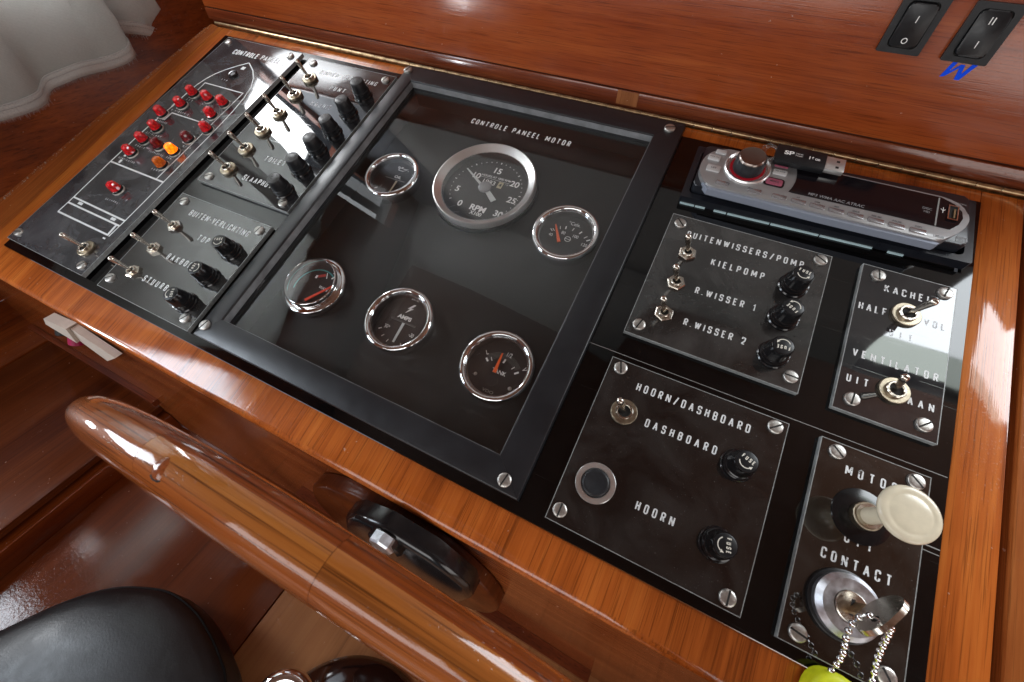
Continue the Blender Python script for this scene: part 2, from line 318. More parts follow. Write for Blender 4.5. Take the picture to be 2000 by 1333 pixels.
# ------------------------------------------------------------------ mesh helpers
class MB:
    def __init__(s): s.v = []; s.f = []; s.mi = []
    def add(s, vs, fs, mi=0, M=None):
        o = len(s.v)
        for q in vs:
            q = Vector(q)
            s.v.append(tuple(M @ q) if M is not None else tuple(q))
        for f in fs: s.f.append([i+o for i in f]); s.mi.append(mi)
        return s
    def box(s, x0, x1, y0, y1, z0, z1, bev=0.0, mi=0, M=None, seg=2, taper=None):
        if bev <= 0:
            vs = [(x, y, z) for z in (z0, z1) for y in (y0, y1) for x in (x0, x1)]
            return s.add(vs, [(0,2,3,1), (4,5,7,6), (0,1,5,4), (2,6,7,3), (0,4,6,2), (1,3,7,5)], mi, M)
        bm = bmesh.new(); bmesh.ops.create_cube(bm, size=1)
        for v in bm.verts:
            v.co = (x0+(v.co.x+.5)*(x1-x0), y0+(v.co.y+.5)*(y1-y0), z0+(v.co.z+.5)*(z1-z0))
        bmesh.ops.bevel(bm, geom=list(bm.edges), offset=bev, segments=seg, profile=0.5, affect='EDGES')
        s.add([v.co.copy() for v in bm.verts], [[v.index for v in f.verts] for f in bm.faces], mi, M); bm.free(); return s
    def prism(s, poly, z0, z1, mi=0, M=None, side=None, bev=0.0, mitop=None, bottom=True):
        n = len(poly)
        a = sum(poly[i][0]*poly[(i+1) % n][1]-poly[(i+1) % n][0]*poly[i][1] for i in range(n))
        if a < 0: poly = poly[::-1]
        if bev > 0:
            bm = bmesh.new()
            lo = [bm.verts.new((x, y, z0)) for x, y in poly]; hi = [bm.verts.new((x, y, z1)) for x, y in poly]
            bm.faces.new(lo[::-1]); top = bm.faces.new(hi)
            for i in range(n): bm.faces.new((lo[i], lo[(i+1) % n], hi[(i+1) % n], hi[i]))
            bmesh.ops.bevel(bm, geom=list(top.edges), offset=bev, segments=2, profile=0.5, affect='EDGES')
            bm.verts.index_update()
            s.add([v.co.copy() for v in bm.verts], [[v.index for v in f.verts] for f in bm.faces], mi, M); bm.free(); return s
        vs = [(x, y, z0) for x, y in poly] + [(x, y, z1) for x, y in poly]
        s.add(vs, [list(range(n, 2*n))], mi if mitop is None else mitop, M)
        if bottom: s.add(vs, [list(range(n))[::-1]], mi, M)
        s.add(vs, [(i, (i+1) % n, n+(i+1) % n, n+i) for i in range(n)], mi if side is None else side, M); return s
    def lathe(s, prof, seg=32, mi=0, M=None, ribs=0, ribd=0.0, ribz=None, close=False):
        vs = []; m = len(prof)
        for i in range(seg):
            a = 2*PI*i/seg
            for j, (r, z) in enumerate(prof):
                rr = r - (ribd if (ribs and i % 2 and ribz and ribz[0] <= j <= ribz[1]) else 0)
                vs.append((rr*math.cos(a), rr*math.sin(a), z))
        fs = []
        for i in range(seg):
            k = (i+1) % seg
            for j in range(m-1): fs.append((i*m+j, k*m+j, k*m+j+1, i*m+j+1))
            if close: fs.append((i*m+m-1, k*m+m-1, k*m, i*m))
        if not close:
            if prof[0][0] > 1e-6: fs.append([i*m for i in range(seg)][::-1])
            if prof[-1][0] > 1e-6: fs.append([i*m+m-1 for i in range(seg)])
        return s.add(vs, fs, mi, M)
    def ring(s, prof, seg=48, mi=0, M=None):
        return s.lathe(prof, seg, mi, M, close=True)
    def disc(s, r, z, seg=40, mi=0, c=(0, 0), M=None):
        return s.add([(c[0]+r*math.cos(2*PI*i/seg), c[1]+r*math.sin(2*PI*i/seg), z) for i in range(seg)], [list(range(seg))], mi, M)
    def tube(s, pts, r, seg=10, mi=0, M=None, closed=False):
        P = [Vector(p) for p in pts]; n = len(P); vs = []
        up = Vector((0, 0, 1)); prev = None
        for i in range(n):
            t = (P[(i+1) % n] - P[i-1]) if closed else (P[min(i+1, n-1)] - P[max(i-1, 0)])
            t.normalize()
            if prev is None:
                a = t.cross(up)
                if a.length < 1e-3: a = t.cross(Vector((1, 0, 0)))
            else: a = prev - t*prev.dot(t)
            a.normalize(); prev = a; b = t.cross(a)
            rr = r[i] if isinstance(r, (list, tuple)) else r
            for k in range(seg):
                q = 2*PI*k/seg; vs.append(P[i] + a*rr*math.cos(q) + b*rr*math.sin(q))
        fs = []
        for i in range(n if closed else n-1):
            j = (i+1) % n
            for k in range(seg): fs.append((i*seg+k, i*seg+(k+1) % seg, j*seg+(k+1) % seg, j*seg+k))
        if not closed: fs += [list(range(seg))[::-1], [(n-1)*seg+k for k in range(seg)]]
        return s.add(vs, fs, mi, M)
    def sphere(s, c, r, seg=16, rings=10, mi=0):
        prof = [(r*math.sin(PI*j/rings), -r*math.cos(PI*j/rings)) for j in range(rings+1)]
        prof[0] = (0, -r); prof[-1] = (0, r)
        return s.lathe(prof, seg, mi, Matrix.Translation(c))
    def mesh(s, name, mats, smooth=35):
        me = bpy.data.meshes.new(name)
        me.from_pydata([(a*K, b*K, c*K) for a, b, c in s.v], [], s.f)
        for m in (mats if isinstance(mats, (list, tuple)) else [mats]): me.materials.append(m)
        me.polygons.foreach_set('material_index', s.mi)
        if smooth:
            me.polygons.foreach_set('use_smooth', [True]*len(me.polygons)); me.set_sharp_from_angle(angle=rad(smooth))
        me.validate(); me.update(); return me
    def build(s, name, mats, parent=None, loc=None, rot=None, smooth=35):
        o = bpy.data.objects.new(name, s.mesh(name, mats, smooth)); col.objects.link(o)
        if parent is not None: o.parent = parent
        if loc: o.location = [c*K for c in loc]
        if rot: o.rotation_euler = rot
        return o
def place(o, frame, loc=(0, 0, 0), rotz=0.0, rot=None):
    m = FRAMES[frame] @ Matrix.Translation([c*K for c in loc])
    m = m @ (rot.to_4x4() if rot is not None else Matrix.Rotation(rotz, 4, 'Z'))
    o.matrix_world = m
def thing(name, label, cat, frame='P', loc=(0, 0, 0), rotz=0.0, group=None, rot=None):
    o = bpy.data.objects.new(name, None); o.empty_display_size = 0.01; col.objects.link(o)
    place(o, frame, loc, rotz, rot); o['label'] = label; o['category'] = cat
    if group: o['group'] = group
    return o
def tag(o, label, cat, frame='P', loc=(0, 0, 0), rotz=0.0, group=None):
    place(o, frame, loc, rotz); o['label'] = label; o['category'] = cat
    if group: o['group'] = group
    return o
def structure(o, frame='W', loc=(0, 0, 0), kind='structure'):
    place(o, frame, loc); o['kind'] = kind; return o
def dup(root, frame, loc, label, rotz=0.0, group=None):
    r = root.copy(); col.objects.link(r)
    for ch in list(root.children):
        c = ch.copy(); col.objects.link(c); c.parent = r
        for g in ch.children:
            d = g.copy(); col.objects.link(d); d.parent = c
    place(r, frame, loc, rotz); r['label'] = label
    if group: r['group'] = group
    return r
def child(o, name):
    return [c for c in o.children if c.name.split('.')[0] == name][0]

# ------------------------------------------------------------------ engraved stroke lettering
def rounded(pts, r, closed=False, n=4):
    P = [Vector((x, y)) for x, y in pts]; out = []; m = len(P)
    for i in range(m):
        if not closed and i in (0, m-1): out.append(P[i]); continue
        a, b, c = P[i-1], P[i], P[(i+1) % m]
        u = a-b; v = c-b; lu, lv = u.length, v.length; u.normalize(); v.normalize()
        k = min(r, lu*0.5, lv*0.5)
        p0, p1 = b+u*k, b+v*k
        for j in range(n+1):
            t = j/n; out.append(p0*(1-t)**2 + b*2*t*(1-t) + p1*t*t)
    return out
W_ = 0.37
GL = {  # width, strokes: (points, corner radius, closed)
 'A': (.44, [([(0,0),(.22,1)], 0, 0), ([(.22,1),(.44,0)], 0, 0), ([(.09,.33),(.35,.33)], 0, 0)]),
 'B': (W_, [([(0,0),(0,1)], 0, 0), ([(0,1),(W_,1),(W_,.53),(0,.53)], .18, 0), ([(0,.53),(W_,.53),(W_,0),(0,0)], .18, 0)]),
 'C': (W_, [([(W_,.72),(W_,1),(0,1),(0,0),(W_,0),(W_,.28)], .2, 0)]),
 'D': (W_, [([(0,0),(0,1)], 0, 0), ([(0,1),(W_,1),(W_,0),(0,0)], .18, 0)]),
 'E': (.34, [([(.34,1),(0,1),(0,0),(.34,0)], 0, 0), ([(0,.53),(.28,.53)], 0, 0)]),
 'F': (.34, [([(.34,1),(0,1),(0,0)], 0, 0), ([(0,.53),(.28,.53)], 0, 0)]),
 'G': (W_, [([(W_,.72),(W_,1),(0,1),(0,0),(W_,0),(W_,.48),(.22,.48)], .2, 0)]),
 'H': (W_, [([(0,0),(0,1)], 0, 0), ([(W_,0),(W_,1)], 0, 0), ([(0,.52),(W_,.52)], 0, 0)]),
 'I': (0.0, [([(0,0),(0,1)], 0, 0)]),
 'J': (.34, [([(.34,1),(.34,0),(0,0),(0,.28)], .18, 0)]),
 'K': (.42, [([(0,0),(0,1)], 0, 0), ([(.40,1),(0,.42)], 0, 0), ([(.14,.60),(.42,0)], 0, 0)]),
 'L': (.32, [([(0,1),(0,0),(.32,0)], 0, 0)]),
 'M': (.58, [([(0,0),(0,1)], 0, 0), ([(.58,0),(.58,1)], 0, 0), ([(.02,1),(.29,.22)], 0, 0), ([(.29,.22),(.56,1)], 0, 0)]),
 'N': (.44, [([(0,0),(0,1)], 0, 0), ([(.44,0),(.44,1)], 0, 0), ([(0,1),(.44,0)], 0, 0)]),
 'O': (W_, [([(0,0),(0,1),(W_,1),(W_,0)], .2, 1)]),
 'P': (W_, [([(0,0),(0,1)], 0, 0), ([(0,1),(W_,1),(W_,.46),(0,.46)], .2, 0)]),
 'R': (W_, [([(0,0),(0,1)], 0, 0), ([(0,1),(W_,1),(W_,.50),(0,.50)], .2, 0), ([(.18,.50),(W_,0)], 0, 0)]),
 'S': (W_, [([(W_,.74),(W_,1),(0,1),(0,.53),(W_,.53),(W_,0),(0,0),(0,.26)], .17, 0)]),
 'T': (.42, [([(.21,0),(.21,1)], 0, 0), ([(0,1),(.42,1)], 0, 0)]),
 'U': (W_, [([(0,1),(0,0),(W_,0),(W_,1)], .2, 0)]),
 'V': (.44, [([(0,1),(.22,0)], 0, 0), ([(.22,0),(.44,1)], 0, 0)]),
 'W': (.66, [([(0,1),(.16,0)], 0, 0), ([(.16,0),(.33,.9)], 0, 0), ([(.33,.9),(.50,0)], 0, 0), ([(.50,0),(.66,1)], 0, 0)]),
 'Z': (W_, [([(0,1),(W_,1),(0,0),(W_,0)], 0, 0)]),
 '0': (.36, [([(0,0),(0,1),(.36,1),(.36,0)], .18, 1)]),
 '1': (.16, [([(0,.78),(.16,1),(.16,0)], 0, 0)]),
 '2': (.38, [([(0,.75),(0,1),(.38,1),(.38,.52),(0,0),(.38,0)], .16, 0)]),
 '3': (.38, [([(0,.78),(0,1),(.38,1),(.38,.53),(.14,.53)], .16, 0), ([(.14,.53),(.38,.53),(.38,0),(0,0),(0,.22)], .16, 0)]),
 '-': (.20, [([(0,.48),(.20,.48)], 0, 0)]),
 '+': (.34, [([(0,.46),(.34,.46)], 0, 0), ([(.17,.29),(.17,.63)], 0, 0)]),
 '/': (.36, [([(0,-.06),(.36,1.06)], 0, 0)]),
 '.': (0.0, [([(0,-.02),(0,.06)], 0, 0)]),
 ' ': (.16, []),
}
def ribbon(mb, P, w, z, mi=0, closed=False):
    n = len(P); Lf = []; Rt = []
    for i in range(n):
        if closed: a, b, c = P[i-1], P[i], P[(i+1) % n]
        else: a, b, c = P[max(i-1, 0)], P[i], P[min(i+1, n-1)]
        d1 = (b-a); d2 = (c-b)
        if d1.length < 1e-6: d1 = d2.copy()
        if d2.length < 1e-6: d2 = d1.copy()
        d1.normalize(); d2.normalize()
        n1 = Vector((-d1.y, d1.x)); n2 = Vector((-d2.y, d2.x)); mm = n1+n2
        if mm.length < 1e-3: mm = n1
        mm.normalize(); k = min(1/max(mm.dot(n1), 0.3), 1.6)*w/2
        Lf.append(b+mm*k); Rt.append(b-mm*k)
    vs = [(p.x, p.y, z) for p in Lf] + [(p.x, p.y, z) for p in Rt]
    fs = [(i, n+i, n+(i+1) % n, (i+1) % n) for i in range(n if closed else n-1)]
    mb.add(vs, fs, mi)
ZI = [0]
def text_mb(mb, txt, x, y, h, width, z, stroke=0.15, rot=0.0, mi=0, ital=0.0):
    """capital lettering h mm tall, stretched by letter spacing to `width`; x,y is the lower left corner"""
    sw = stroke*h; hh = h-sw
    ws = [GL[c][0]*hh + sw for c in txt]
    gap = (width-sum(ws))/max(len(txt)-1, 1)
    if gap < 0.12*h:
        f = max(0.45, (width - 0.12*h*(len(txt)-1))/sum(ws)); gap = 0.12*h
    else: f = 1.0
    px = 0; ca, sa = math.cos(rot), math.sin(rot)
    for c, w in zip(txt, ws):
        for pts, r, cl in GL[c][1]:
            P = rounded(pts, r, cl) if r else [Vector(p) for p in pts]
            Q = []
            for p in P:
                gx = px + (p.x*hh)*f + sw/2 + ital*p.y*h; gy = p.y*hh + sw/2
                Q.append(Vector((x+gx*ca-gy*sa, y+gx*sa+gy*ca)))
            ZI[0] = (ZI[0]+1) % 8
            ribbon(mb, Q, sw, z + 0.012*ZI[0], mi, cl)
        px += w*f+gap
def lettering(txt, x, y, h, width, z, mat, parent, rot=0.0, stroke=0.15):
    mb = MB(); text_mb(mb, txt, x, y, h, width, z, stroke, rot)
    return mb.build('lettering', mat, parent, smooth=0)
def font_text(txt, size, x, y, z, mat, parent, name='lettering', rot=0.0, bold=0.0, align='CENTER', sx=1.0, shear=0.0):
    cu = bpy.data.curves.new(name, 'FONT'); cu.body = txt; cu.size = size*K; cu.align_x = align; cu.align_y = 'CENTER'
    cu.offset = bold*K; cu.shear = shear
    t = bpy.data.objects.new('tmp', cu); col.objects.link(t)
    bpy.context.view_layer.update()
    me = bpy.data.meshes.new_from_object(t.evaluated_get(bpy.context.evaluated_depsgraph_get()))
    bpy.data.objects.remove(t); bpy.data.curves.remove(cu)
    me.materials.clear(); me.materials.append(mat)
    o = bpy.data.objects.new(name, me); col.objects.link(o); o.parent = parent
    o.location = (x*K, y*K, z*K); o.rotation_euler = (0, 0, rot); o.scale = (sx, 1, 1)
    return o

# ================================================================== the cabin around (setting)
def wall_mesh(vs, fs, name, mat):
    mb = MB(); mb.add(vs, fs); return mb.build(name, mat, smooth=0)
# floor, far below
o = MB().box(367, 2200, -2600, 200, -400, -372).build('floor', W_FLOOR); structure(o)
# ceiling boards and an unseen brown panel added for its dark reflection
o = MB().box(-600, 1900, -2400, 300, 1120, 1150).box(-600, 600, -2400, 40, 700, 720).build('ceiling', WHITEPAINT); structure(o)
dp = [(-60, -405), (-28, -290), (0, -146), (181, -153), (413, -174), (560, -200), (600, -40), (1700, -40), (1700, -1900), (-60, -1900)]
o = MB().prism(dp, 596, 640).build('dark_reflection_panel', REFL_BROWN); tag(o, 'unseen brown panel added below the white ceiling for its dark reflection', 'reflection panel', 'W')
# wall above the console back, with its window opening on the right
wl = MB()
FM = Matrix.Rotation(PI/2, 4, 'X') @ Matrix.Translation((0, 0, -52))
wl.prism([(70, 128), (906, 128), (922, 190), (70, 190)], -12, 12, M=FM)
wl.prism([(-150, 128), (69.8, 128), (69.8, 1118), (-150, 1118)], -12, 12, mi=2, M=FM)  # unseen grey strip, coloured so the plates mirror grey-blue
wl.prism([(70.2, 190.2), (922, 190.2), (932, 236), (1008, 533), (1034, 623), (1190, 1118), (70.2, 1118)], -12, 11, mi=1, M=FM)
o = wl.build('front_wall', [W_BACK, CREAMPAINT, GREYREFL], smooth=0); structure(o)
# hull side: leans outward from the edge of the console, window above
hs = MB()
y0, y1 = -1300, 60
def hx(d): return -44 - (20-d)*0.092 if d > -60 else (-51.4 - (-60-d)*0.075)
N_ = 40
ds = [y1 + (y0-y1)*i/N_ for i in range(N_+1)]
vs = []; fs = []
for d in ds:
    xb = hx(d); h0 = d*0.364+4; xs_ = lambda h: xb-2 + (-122-xb+2)*(h-h0)/(158-h0)
    vs += [(xb+3, d, h0-18), (xb-2, d, h0), (xs_(20), d, 20), (xs_(88), d, 88), (-122, d, 158), (-136, d, 158)]
for i in range(N_):
    dm_ = (ds[i]+ds[i+1])/2
    for j in range(5):
        if j in (3, 4) and -402 < dm_ < -64: continue
        if j in (2, 3, 4) and -790 < dm_ < -520: continue
        fs.append((i*6+j, i*6+j+1, i*6+6+j+1, i*6+6+j))
hs.add(vs, fs); o = hs.build('hull_side', W_HULL, smooth=30); structure(o)
o = MB().box(-140, -118, -1300, 60, 362, 385).box(-140, -118, -1300, -72, 385, 615).box(-140, -118, -4, 60, 385, 615).box(-140, -118, -1300, 60, 615, 1120).box(-140, -118, 30, 60, 158, 362).box(-140, -118, -1300, -790, 158, 362).box(-140, -118, -520, -402, 158, 362).build('hull_side_upper', W_HULL, smooth=0); structure(o)
# starboard wall and aft part, only seen mirrored
o = MB().box(1700, 1730, -2400, 300, -925, 1120).build('cabin_side', W_LOCKER); structure(o)
# lower part: locker shelf, locker side
sh = MB().box(-152, 88, -1500, -346.2, -335, -325, 1.5)
o = thing('side_locker', 'dark red-brown varnished wooden locker left of the footwell, below the console', 'locker', 'W')
sh.build('top_board', W_SHELF, o)
MB().box(60, 80, -1500, -347, -341, -335.2).build('shadow_gap', SLOT, o)
MB().box(70, 96, -1500, -346.3, -370.4, -341.2, 1.2).build('side_board', W_LOCKER, o)
MB().box(-300, -153, -1500, -300, -350, -323, 1.0).build('outer_board', W_HULL, o)
MB().add([(-300, -1500, -323), (-300, -300, -323), (-330, -300, -60), (-330, -1500, -60)], [(0, 1, 2, 3)]).build('back_board', W_LOCKER, o)

o = MB().box(-1000, 366, -2600, -346.1, -400, -370.5, 0.3).build('platform_board', W_PLAT); structure(o)
pt = thing('glare_lamp_ring', 'added brass ring around the glare lamp, out of view at the hull side', 'glare_lamp_ring', 'W', (-97, -551, -89), rot=Matrix.Rotation(PI/2, 3, 'Y'))  # unseen ring added to go with the glare lamp
MB().ring([(36, -6), (46, -6), (46, 2), (43, 5), (37, 5), (36, 2)], 48).build('brass_rim', BRASS, pt)
# ================================================================== the console
desk = thing('console', 'glossy orange-brown varnished wooden helm console carrying the black switch panel', 'console')
zt = -1.0
MB().box(-24.3, 0, -378, 13, zt-24, zt, 0.6).build('left_strip', W_DESK, desk)
ls = MB().prism([(-25.2, 13), (-42, 16), (-57, -40), (-62, -130), (-68, -230), (-78, -378), (-25.2, -378)], zt-24, zt-0.4)
ls.build('left_outer_strip', W_DESK2, desk)
fr = MB()
prof = [(-348.5, -1), (-372, -1), (-375.5, -1.8), (-377.5, -4), (-378, -7), (-378, -19), (-376, -23), (-372, -25), (-348.5, -25)]
nn = len(prof); vs = [(x, y, z) for x in (0.3, 832) for y, z in prof]
fr.add(vs, [(i, (i+1) % nn, nn+(i+1) % nn, nn+i) for i in range(nn)] + [list(range(nn))[::-1], list(range(nn, 2*nn))])
fr.build('front_strip', W_DESK, desk)
MB().box(805.3, 832, -348.2, 13, zt-24, zt, 0.8).build('right_strip', W_DESK, desk)
MB().box(0.3, 805, 0.3, 13, zt-24, zt, 0.3).build('back_strip', W_DESK, desk)
MB().box(837, 930, -420, 13, zt-24, zt+0.5, 1.2).build('right_outer_strip', W_DESK2, desk)
MB().box(832.5, 836.5, -400, 13, zt-24, zt-9).build('dark_joint', SLOT, desk)
# dust along the hull joint
dm = MB(); rr = random.Random(3)
for i in range(360):
    d = rr.uniform(-370, 14); xx = hx(d*0.94) + rr.gauss(3.2, 2.0); s_ = rr.uniform(0.15, 0.6)
    dm.add([(xx-s_, d-s_, zt-.3), (xx+s_, d-s_*.6, zt-.3), (xx+s_*.7, d+s_, zt-.3), (xx, d, zt-.3+s_*1.2)], [(0,1,3), (1,2,3), (2,0,3)])
o = dm.build('dust', plain('grey_dust', (0.30, 0.27, 0.24), 0.9), smooth=0); place(o, 'P'); o['kind'] = 'stuff'

# front fascia (upright board below the console lip), its rail and its pad
fa = thing('fascia_board', 'dark glossy red-brown board hanging upright below the console edge', 'board', 'W')
MB().box(-155, 104, -346, -334, -370.4, -152).build('side_board', W_FASCIA, fa)
MB().box(104.5, 930, -346, -330, -371.9, -152).build('front_board', W_FASCIA, fa)
def slanted(mb, p0, p1, w, d0, d1, mi=0):
    a = Vector((p0[0], p0[1])); b = Vector((p1[0], p1[1])); t = (b-a).normalized(); n = Vector((-t.y, t.x))*w/2
    c = [a+n, b+n, b-n, a-n]
    vs = [(q.x, d, q.y) for d in (d0, d1) for q in c]
    mb.add(vs, [(0,1,2,3), (7,6,5,4), (0,4,5,1), (1,5,6,2), (2,6,7,3), (3,7,4,0)], mi)
m_ = MB(); slanted(m_, (345, -298.2), (682, -352), 9, -356, -346.2); m_.build('rail', W_TRIM, fa)
m_ = MB(); slanted(m_, (-150, -295), (110, -298), 8, -353, -346.2); m_.build('rail', W_TRIM, fa)
m_ = MB(); slanted(m_, (345, -306.7), (682, -360.5), 4, -350, -346.2); m_.build('shadow_strip', SLOT, fa)  # dark strip put in for the shade under the rail

# wheel fittings
RX = Matrix.Rotation(rad(90), 4, 'X')          # local z becomes -y (towards the helmsman)
hm = thing('helm_housing', 'black cast steering housing on a round wooden pad, with a silver shaft end', 'steering gear', 'W')
def inF(x, d, h): return Matrix.Translation((x, d, h)) @ RX
MB().lathe([(0, 0), (96, 0), (96, 9), (93, 12), (0, 12)], 64, M=inF(492, -347, -250)).build('wooden_pad', W_SHELF, hm, smooth=50)
hp = [(462, -196), (470, -160), (486, -138), (512, -126), (546, -130), (572, -152), (574, -180), (562, -222), (546, -246), (470, -262), (446, -236)]
hb = MB().prism([(x, h) for x, h in hp], 0, 14, M=Matrix.Translation((0, -359, 0)) @ RX, bev=4.5)
hb.build('cast_housing', PLAST, hm, smooth=60)
MB().lathe([(0, 0), (13, 0), (13, 5), (11, 6.5), (0, 6.5)], 40, M=inF(514, -372, -140)).build('collar', PLAST, hm)
MB().lathe([(0, 0), (9.2, 0), (9.2, 6), (8.2, 7.3), (0, 7.3)], 8, M=inF(514.5, -373, -134)).build('shaft_end', ZINC, hm)

# ------------------------------------------------------------------ steering wheel
wh = thing('steering_wheel', 'large varnished laminated wooden ship steering wheel rim in front of the console', 'steering wheel', 'W',
           (515.4, -402.9, -222.9), rot=Matrix.Rotation(0.037, 3, 'X'))
Rr, ra, rdp = 215.6, 23.9, 12.1
NSEG = 40
def rim_piece(t0, t1, sh):
    mb = MB(); vs = []; steps = 14; ns = 36
    for i in range(steps+1):
        th = rad(t0 + (t1-t0)*i/steps)
        for k in range(ns):
            a = 2*PI*k/ns
            ex = 0.86
            ca, sa = math.cos(a), math.sin(a)
            cr = math.copysign(abs(ca)**ex, ca); cd = math.copysign(abs(sa)**ex, sa)
            r = Rr + ra*cr
            vs.append((r*math.cos(th), rdp*cd, r*math.sin(th)))
    for i in range(steps):
        for k in range(ns):
            a = math.degrees(2*PI*(k+.5)/ns) % 360
            # laminations: back, middle, front
            y = math.sin(rad(a))
            mi = 0 if y > 0.36 else (1 if y > -0.30 else 2)
            mi = (mi + sh) % 3 if sh == 0 or mi != 1 else 1
            mb.add([vs[i*ns+k], vs[(i+1)*ns+k], vs[(i+1)*ns+(k+1) % ns], vs[i*ns+(k+1) % ns]], [(0, 1, 2, 3)], mi)
    mb.add([vs[k] for k in range(ns)], [list(range(ns))], 0); mb.add([vs[steps*ns+k] for k in range(ns)], [list(range(ns))[::-1]], 0)
    mb.uvt = (t0, t1, steps, ns); return mb
def rim_uv(me, t0, t1, steps, ns):
    lay = me.uv_layers.new(name='UVMap'); per = 2*PI*19*K/ns; li = 0
    for pi, pl in enumerate(me.polygons):
        i, k = divmod(pi, ns)
        for c, l in enumerate(pl.loop_indices):
            ii = i + (1 if c in (1, 2) else 0); kk = k + (1 if c in (2, 3) else 0)
            u = rad(t0 + (t1-t0)*ii/steps)*Rr*K if pi < steps*ns else 0
            lay.data[l].uv = (u + t0*.37, kk*per)
def weld(o):
    bm = bmesh.new(); bm.from_mesh(o.data); bmesh.ops.remove_doubles(bm, verts=bm.verts, dist=1e-7)
    bmesh.ops.recalc_face_normals(bm, faces=bm.faces); bm.to_mesh(o.data); bm.free()
cuts = [-42, 8, 43, 80.5, 101, 137, 170, 221]
for i in range(len(cuts)-1):
    rp = rim_piece(cuts[i]+0.02, cuts[i+1]-0.02, 0)
    o = rp.build('rim_segment', [W_RIM1, W_RIM3 if i == 4 else W_RIM2, W_RIM3], wh); rim_uv(o.data, *rp.uvt); weld(o)
    o.data.polygons.foreach_set('use_smooth', [True]*len(o.data.polygons)); o.data.set_sharp_from_angle(angle=rad(50))
m_ = MB(); vs = []; tt = list(range(-41, 221, 4))
for t in tt:
    for k in range(24):
        a = 2*PI*k/24; r = Rr+(ra-0.5)*math.cos(a)*0.98
        vs.append((r*math.cos(rad(t)), (rdp-0.5)*math.sin(a)*0.98, r*math.sin(rad(t))))
m_.add(vs, [(i*24+k, i*24+(k+1) % 24, (i+1)*24+(k+1) % 24, (i+1)*24+k) for i in range(len(tt)-1) for k in range(24)])
m_.build('glue_line', SLOT, wh)
# wooden plug let into the top of the rim
tp = rad(97.5)
pm = Matrix.Translation(((Rr+ra-5.2)*math.cos(tp), -1.5, (Rr+ra-5.2)*math.sin(tp))) @ Matrix.Rotation(PI/2-tp, 4, 'Y')
MB().lathe([(0, 0), (5.4, 0), (5.4, 2.7), (4.6, 3.7), (3.2, 4.8), (1.6, 5.3), (0, 5.45)], 28, M=pm).build('wooden_plug', W_PLUG, wh)
MB().ring([(5.3, 0), (5.8, 0), (5.8, 2.75), (5.3, 2.75)], 28, M=pm).build('plug_joint', SLOT, wh)

# ------------------------------------------------------------------ seat, pedestal and foot rest
st = thing('swivel_stool', 'black leatherette helm stool cushion with a rounded front, below the wheel', 'seat', 'W')
ol = [(70, -700), (130, -640), (165, -600), (188, -568), (200, -549), (215, -527), (235, -506), (258, -491), (292, -478), (327, -477), (353, -482), (378, -490), (400, -501), (422, -530), (432, -590), (425, -680), (380, -770), (260, -830), (110, -800)]
P = []
n = len(ol)
for i in range(n):
    p0, p1, p2, p3 = [Vector(ol[(i+k-1) % n]) for k in range(4)]
    for j in range(5):
        t = j/5; P.append(0.5*((2*p1)+(p2-p0)*t+(2*p0-5*p1+4*p2-p3)*t*t+(3*p1-p0-3*p2+p3)*t**3))
cen = Vector((270, -645)); rows = [(0.93, -368), (0.985, -362), (1.0, -350), (1.0, -332), (0.995, -325), (0.97, -318), (0.93, -313), (0.85, -308), (0.70, -303), (0.5, -300), (0.25, -299)]
m_ = MB(); vs = []
for s_, z in rows:
    for q in P:
        w = cen + (q-cen)*s_; vs.append((w.x, w.y, z))
k = len(P); fs = [(j*k+i, j*k+(i+1) % k, (j+1)*k+(i+1) % k, (j+1)*k+i) for j in range(len(rows)-1) for i in range(k)]
fs += [list(range(k))[::-1], [(len(rows)-1)*k+i for i in range(k)]]
m_.add(vs, fs); m_.build('cushion', LEATHER, st, smooth=80)
m_ = MB().tube([(cen.x+(q.x-cen.x)*0.992, cen.y+(q.y-cen.y)*0.992, -325) for q in P], 1.3, 8, closed=True); m_.build('piping', STITCH, st)
pb = MB().lathe([(0, 0), (84, 0), (84, 3), (80, 7), (66, 15), (46, 21), (24, 24), (0, 25)], 72, M=Matrix.Translation((513, -511, -372)))
o = pb.build('pedestal_base', DOME, smooth=60); tag(o, 'round dark glossy domed base on the pale wooden floor', 'pedestal', 'W')
arc = [(449+24*math.cos(rad(a)), -497+24*math.sin(rad(a)), -338-14*max(0, abs(a-90)-60)/70) for a in range(-40, 221, 8)]
o = MB().tube(arc, 6.5, 18).build('foot_rest', CHROME); tag(o, 'bent chrome tube in front of the dark domed base', 'foot rest', 'W')

# ------------------------------------------------------------------ small white alarm box hanging under the console edge
ab = thing('alarm_box', 'cream plastic alarm box with a magenta button hanging under the console edge at left', 'alarm', 'W', (0, 0, 0))
def quadbox(mb, pts, d0, d1, mi=0):
    vs = [(x, d, h) for d in (d0, d1) for x, h in pts]
    mb.add(vs, [(3,2,1,0), (4,5,6,7), (0,1,5,4), (1,2,6,5), (2,3,7,6), (3,0,4,7)], mi)
m_ = MB(); quadbox(m_, [(46, -184), (66, -166), (116, -156), (98, -186)], -348, -358); m_.build('cover', WHITEP, ab)
m_ = MB(); quadbox(m_, [(97, -184), (116, -158), (170, -172), (126, -202)], -348, -355); m_.build('body', WHITEP, ab)
MB().lathe([(0, 0), (7, 0), (7, 8), (0, 8)], 20, M=Matrix.Translation((82, -352, -190)) @ Matrix.Rotation(rad(150), 4, 'X')).build('button', MAGENTA, ab)
MB().lathe([(0, 0), (5, 0), (5, 9), (0, 9)], 20, M=Matrix.Translation((58, -352, -187)) @ Matrix.Rotation(rad(150), 4, 'X')).build('cable_gland', PLAST_M, ab)

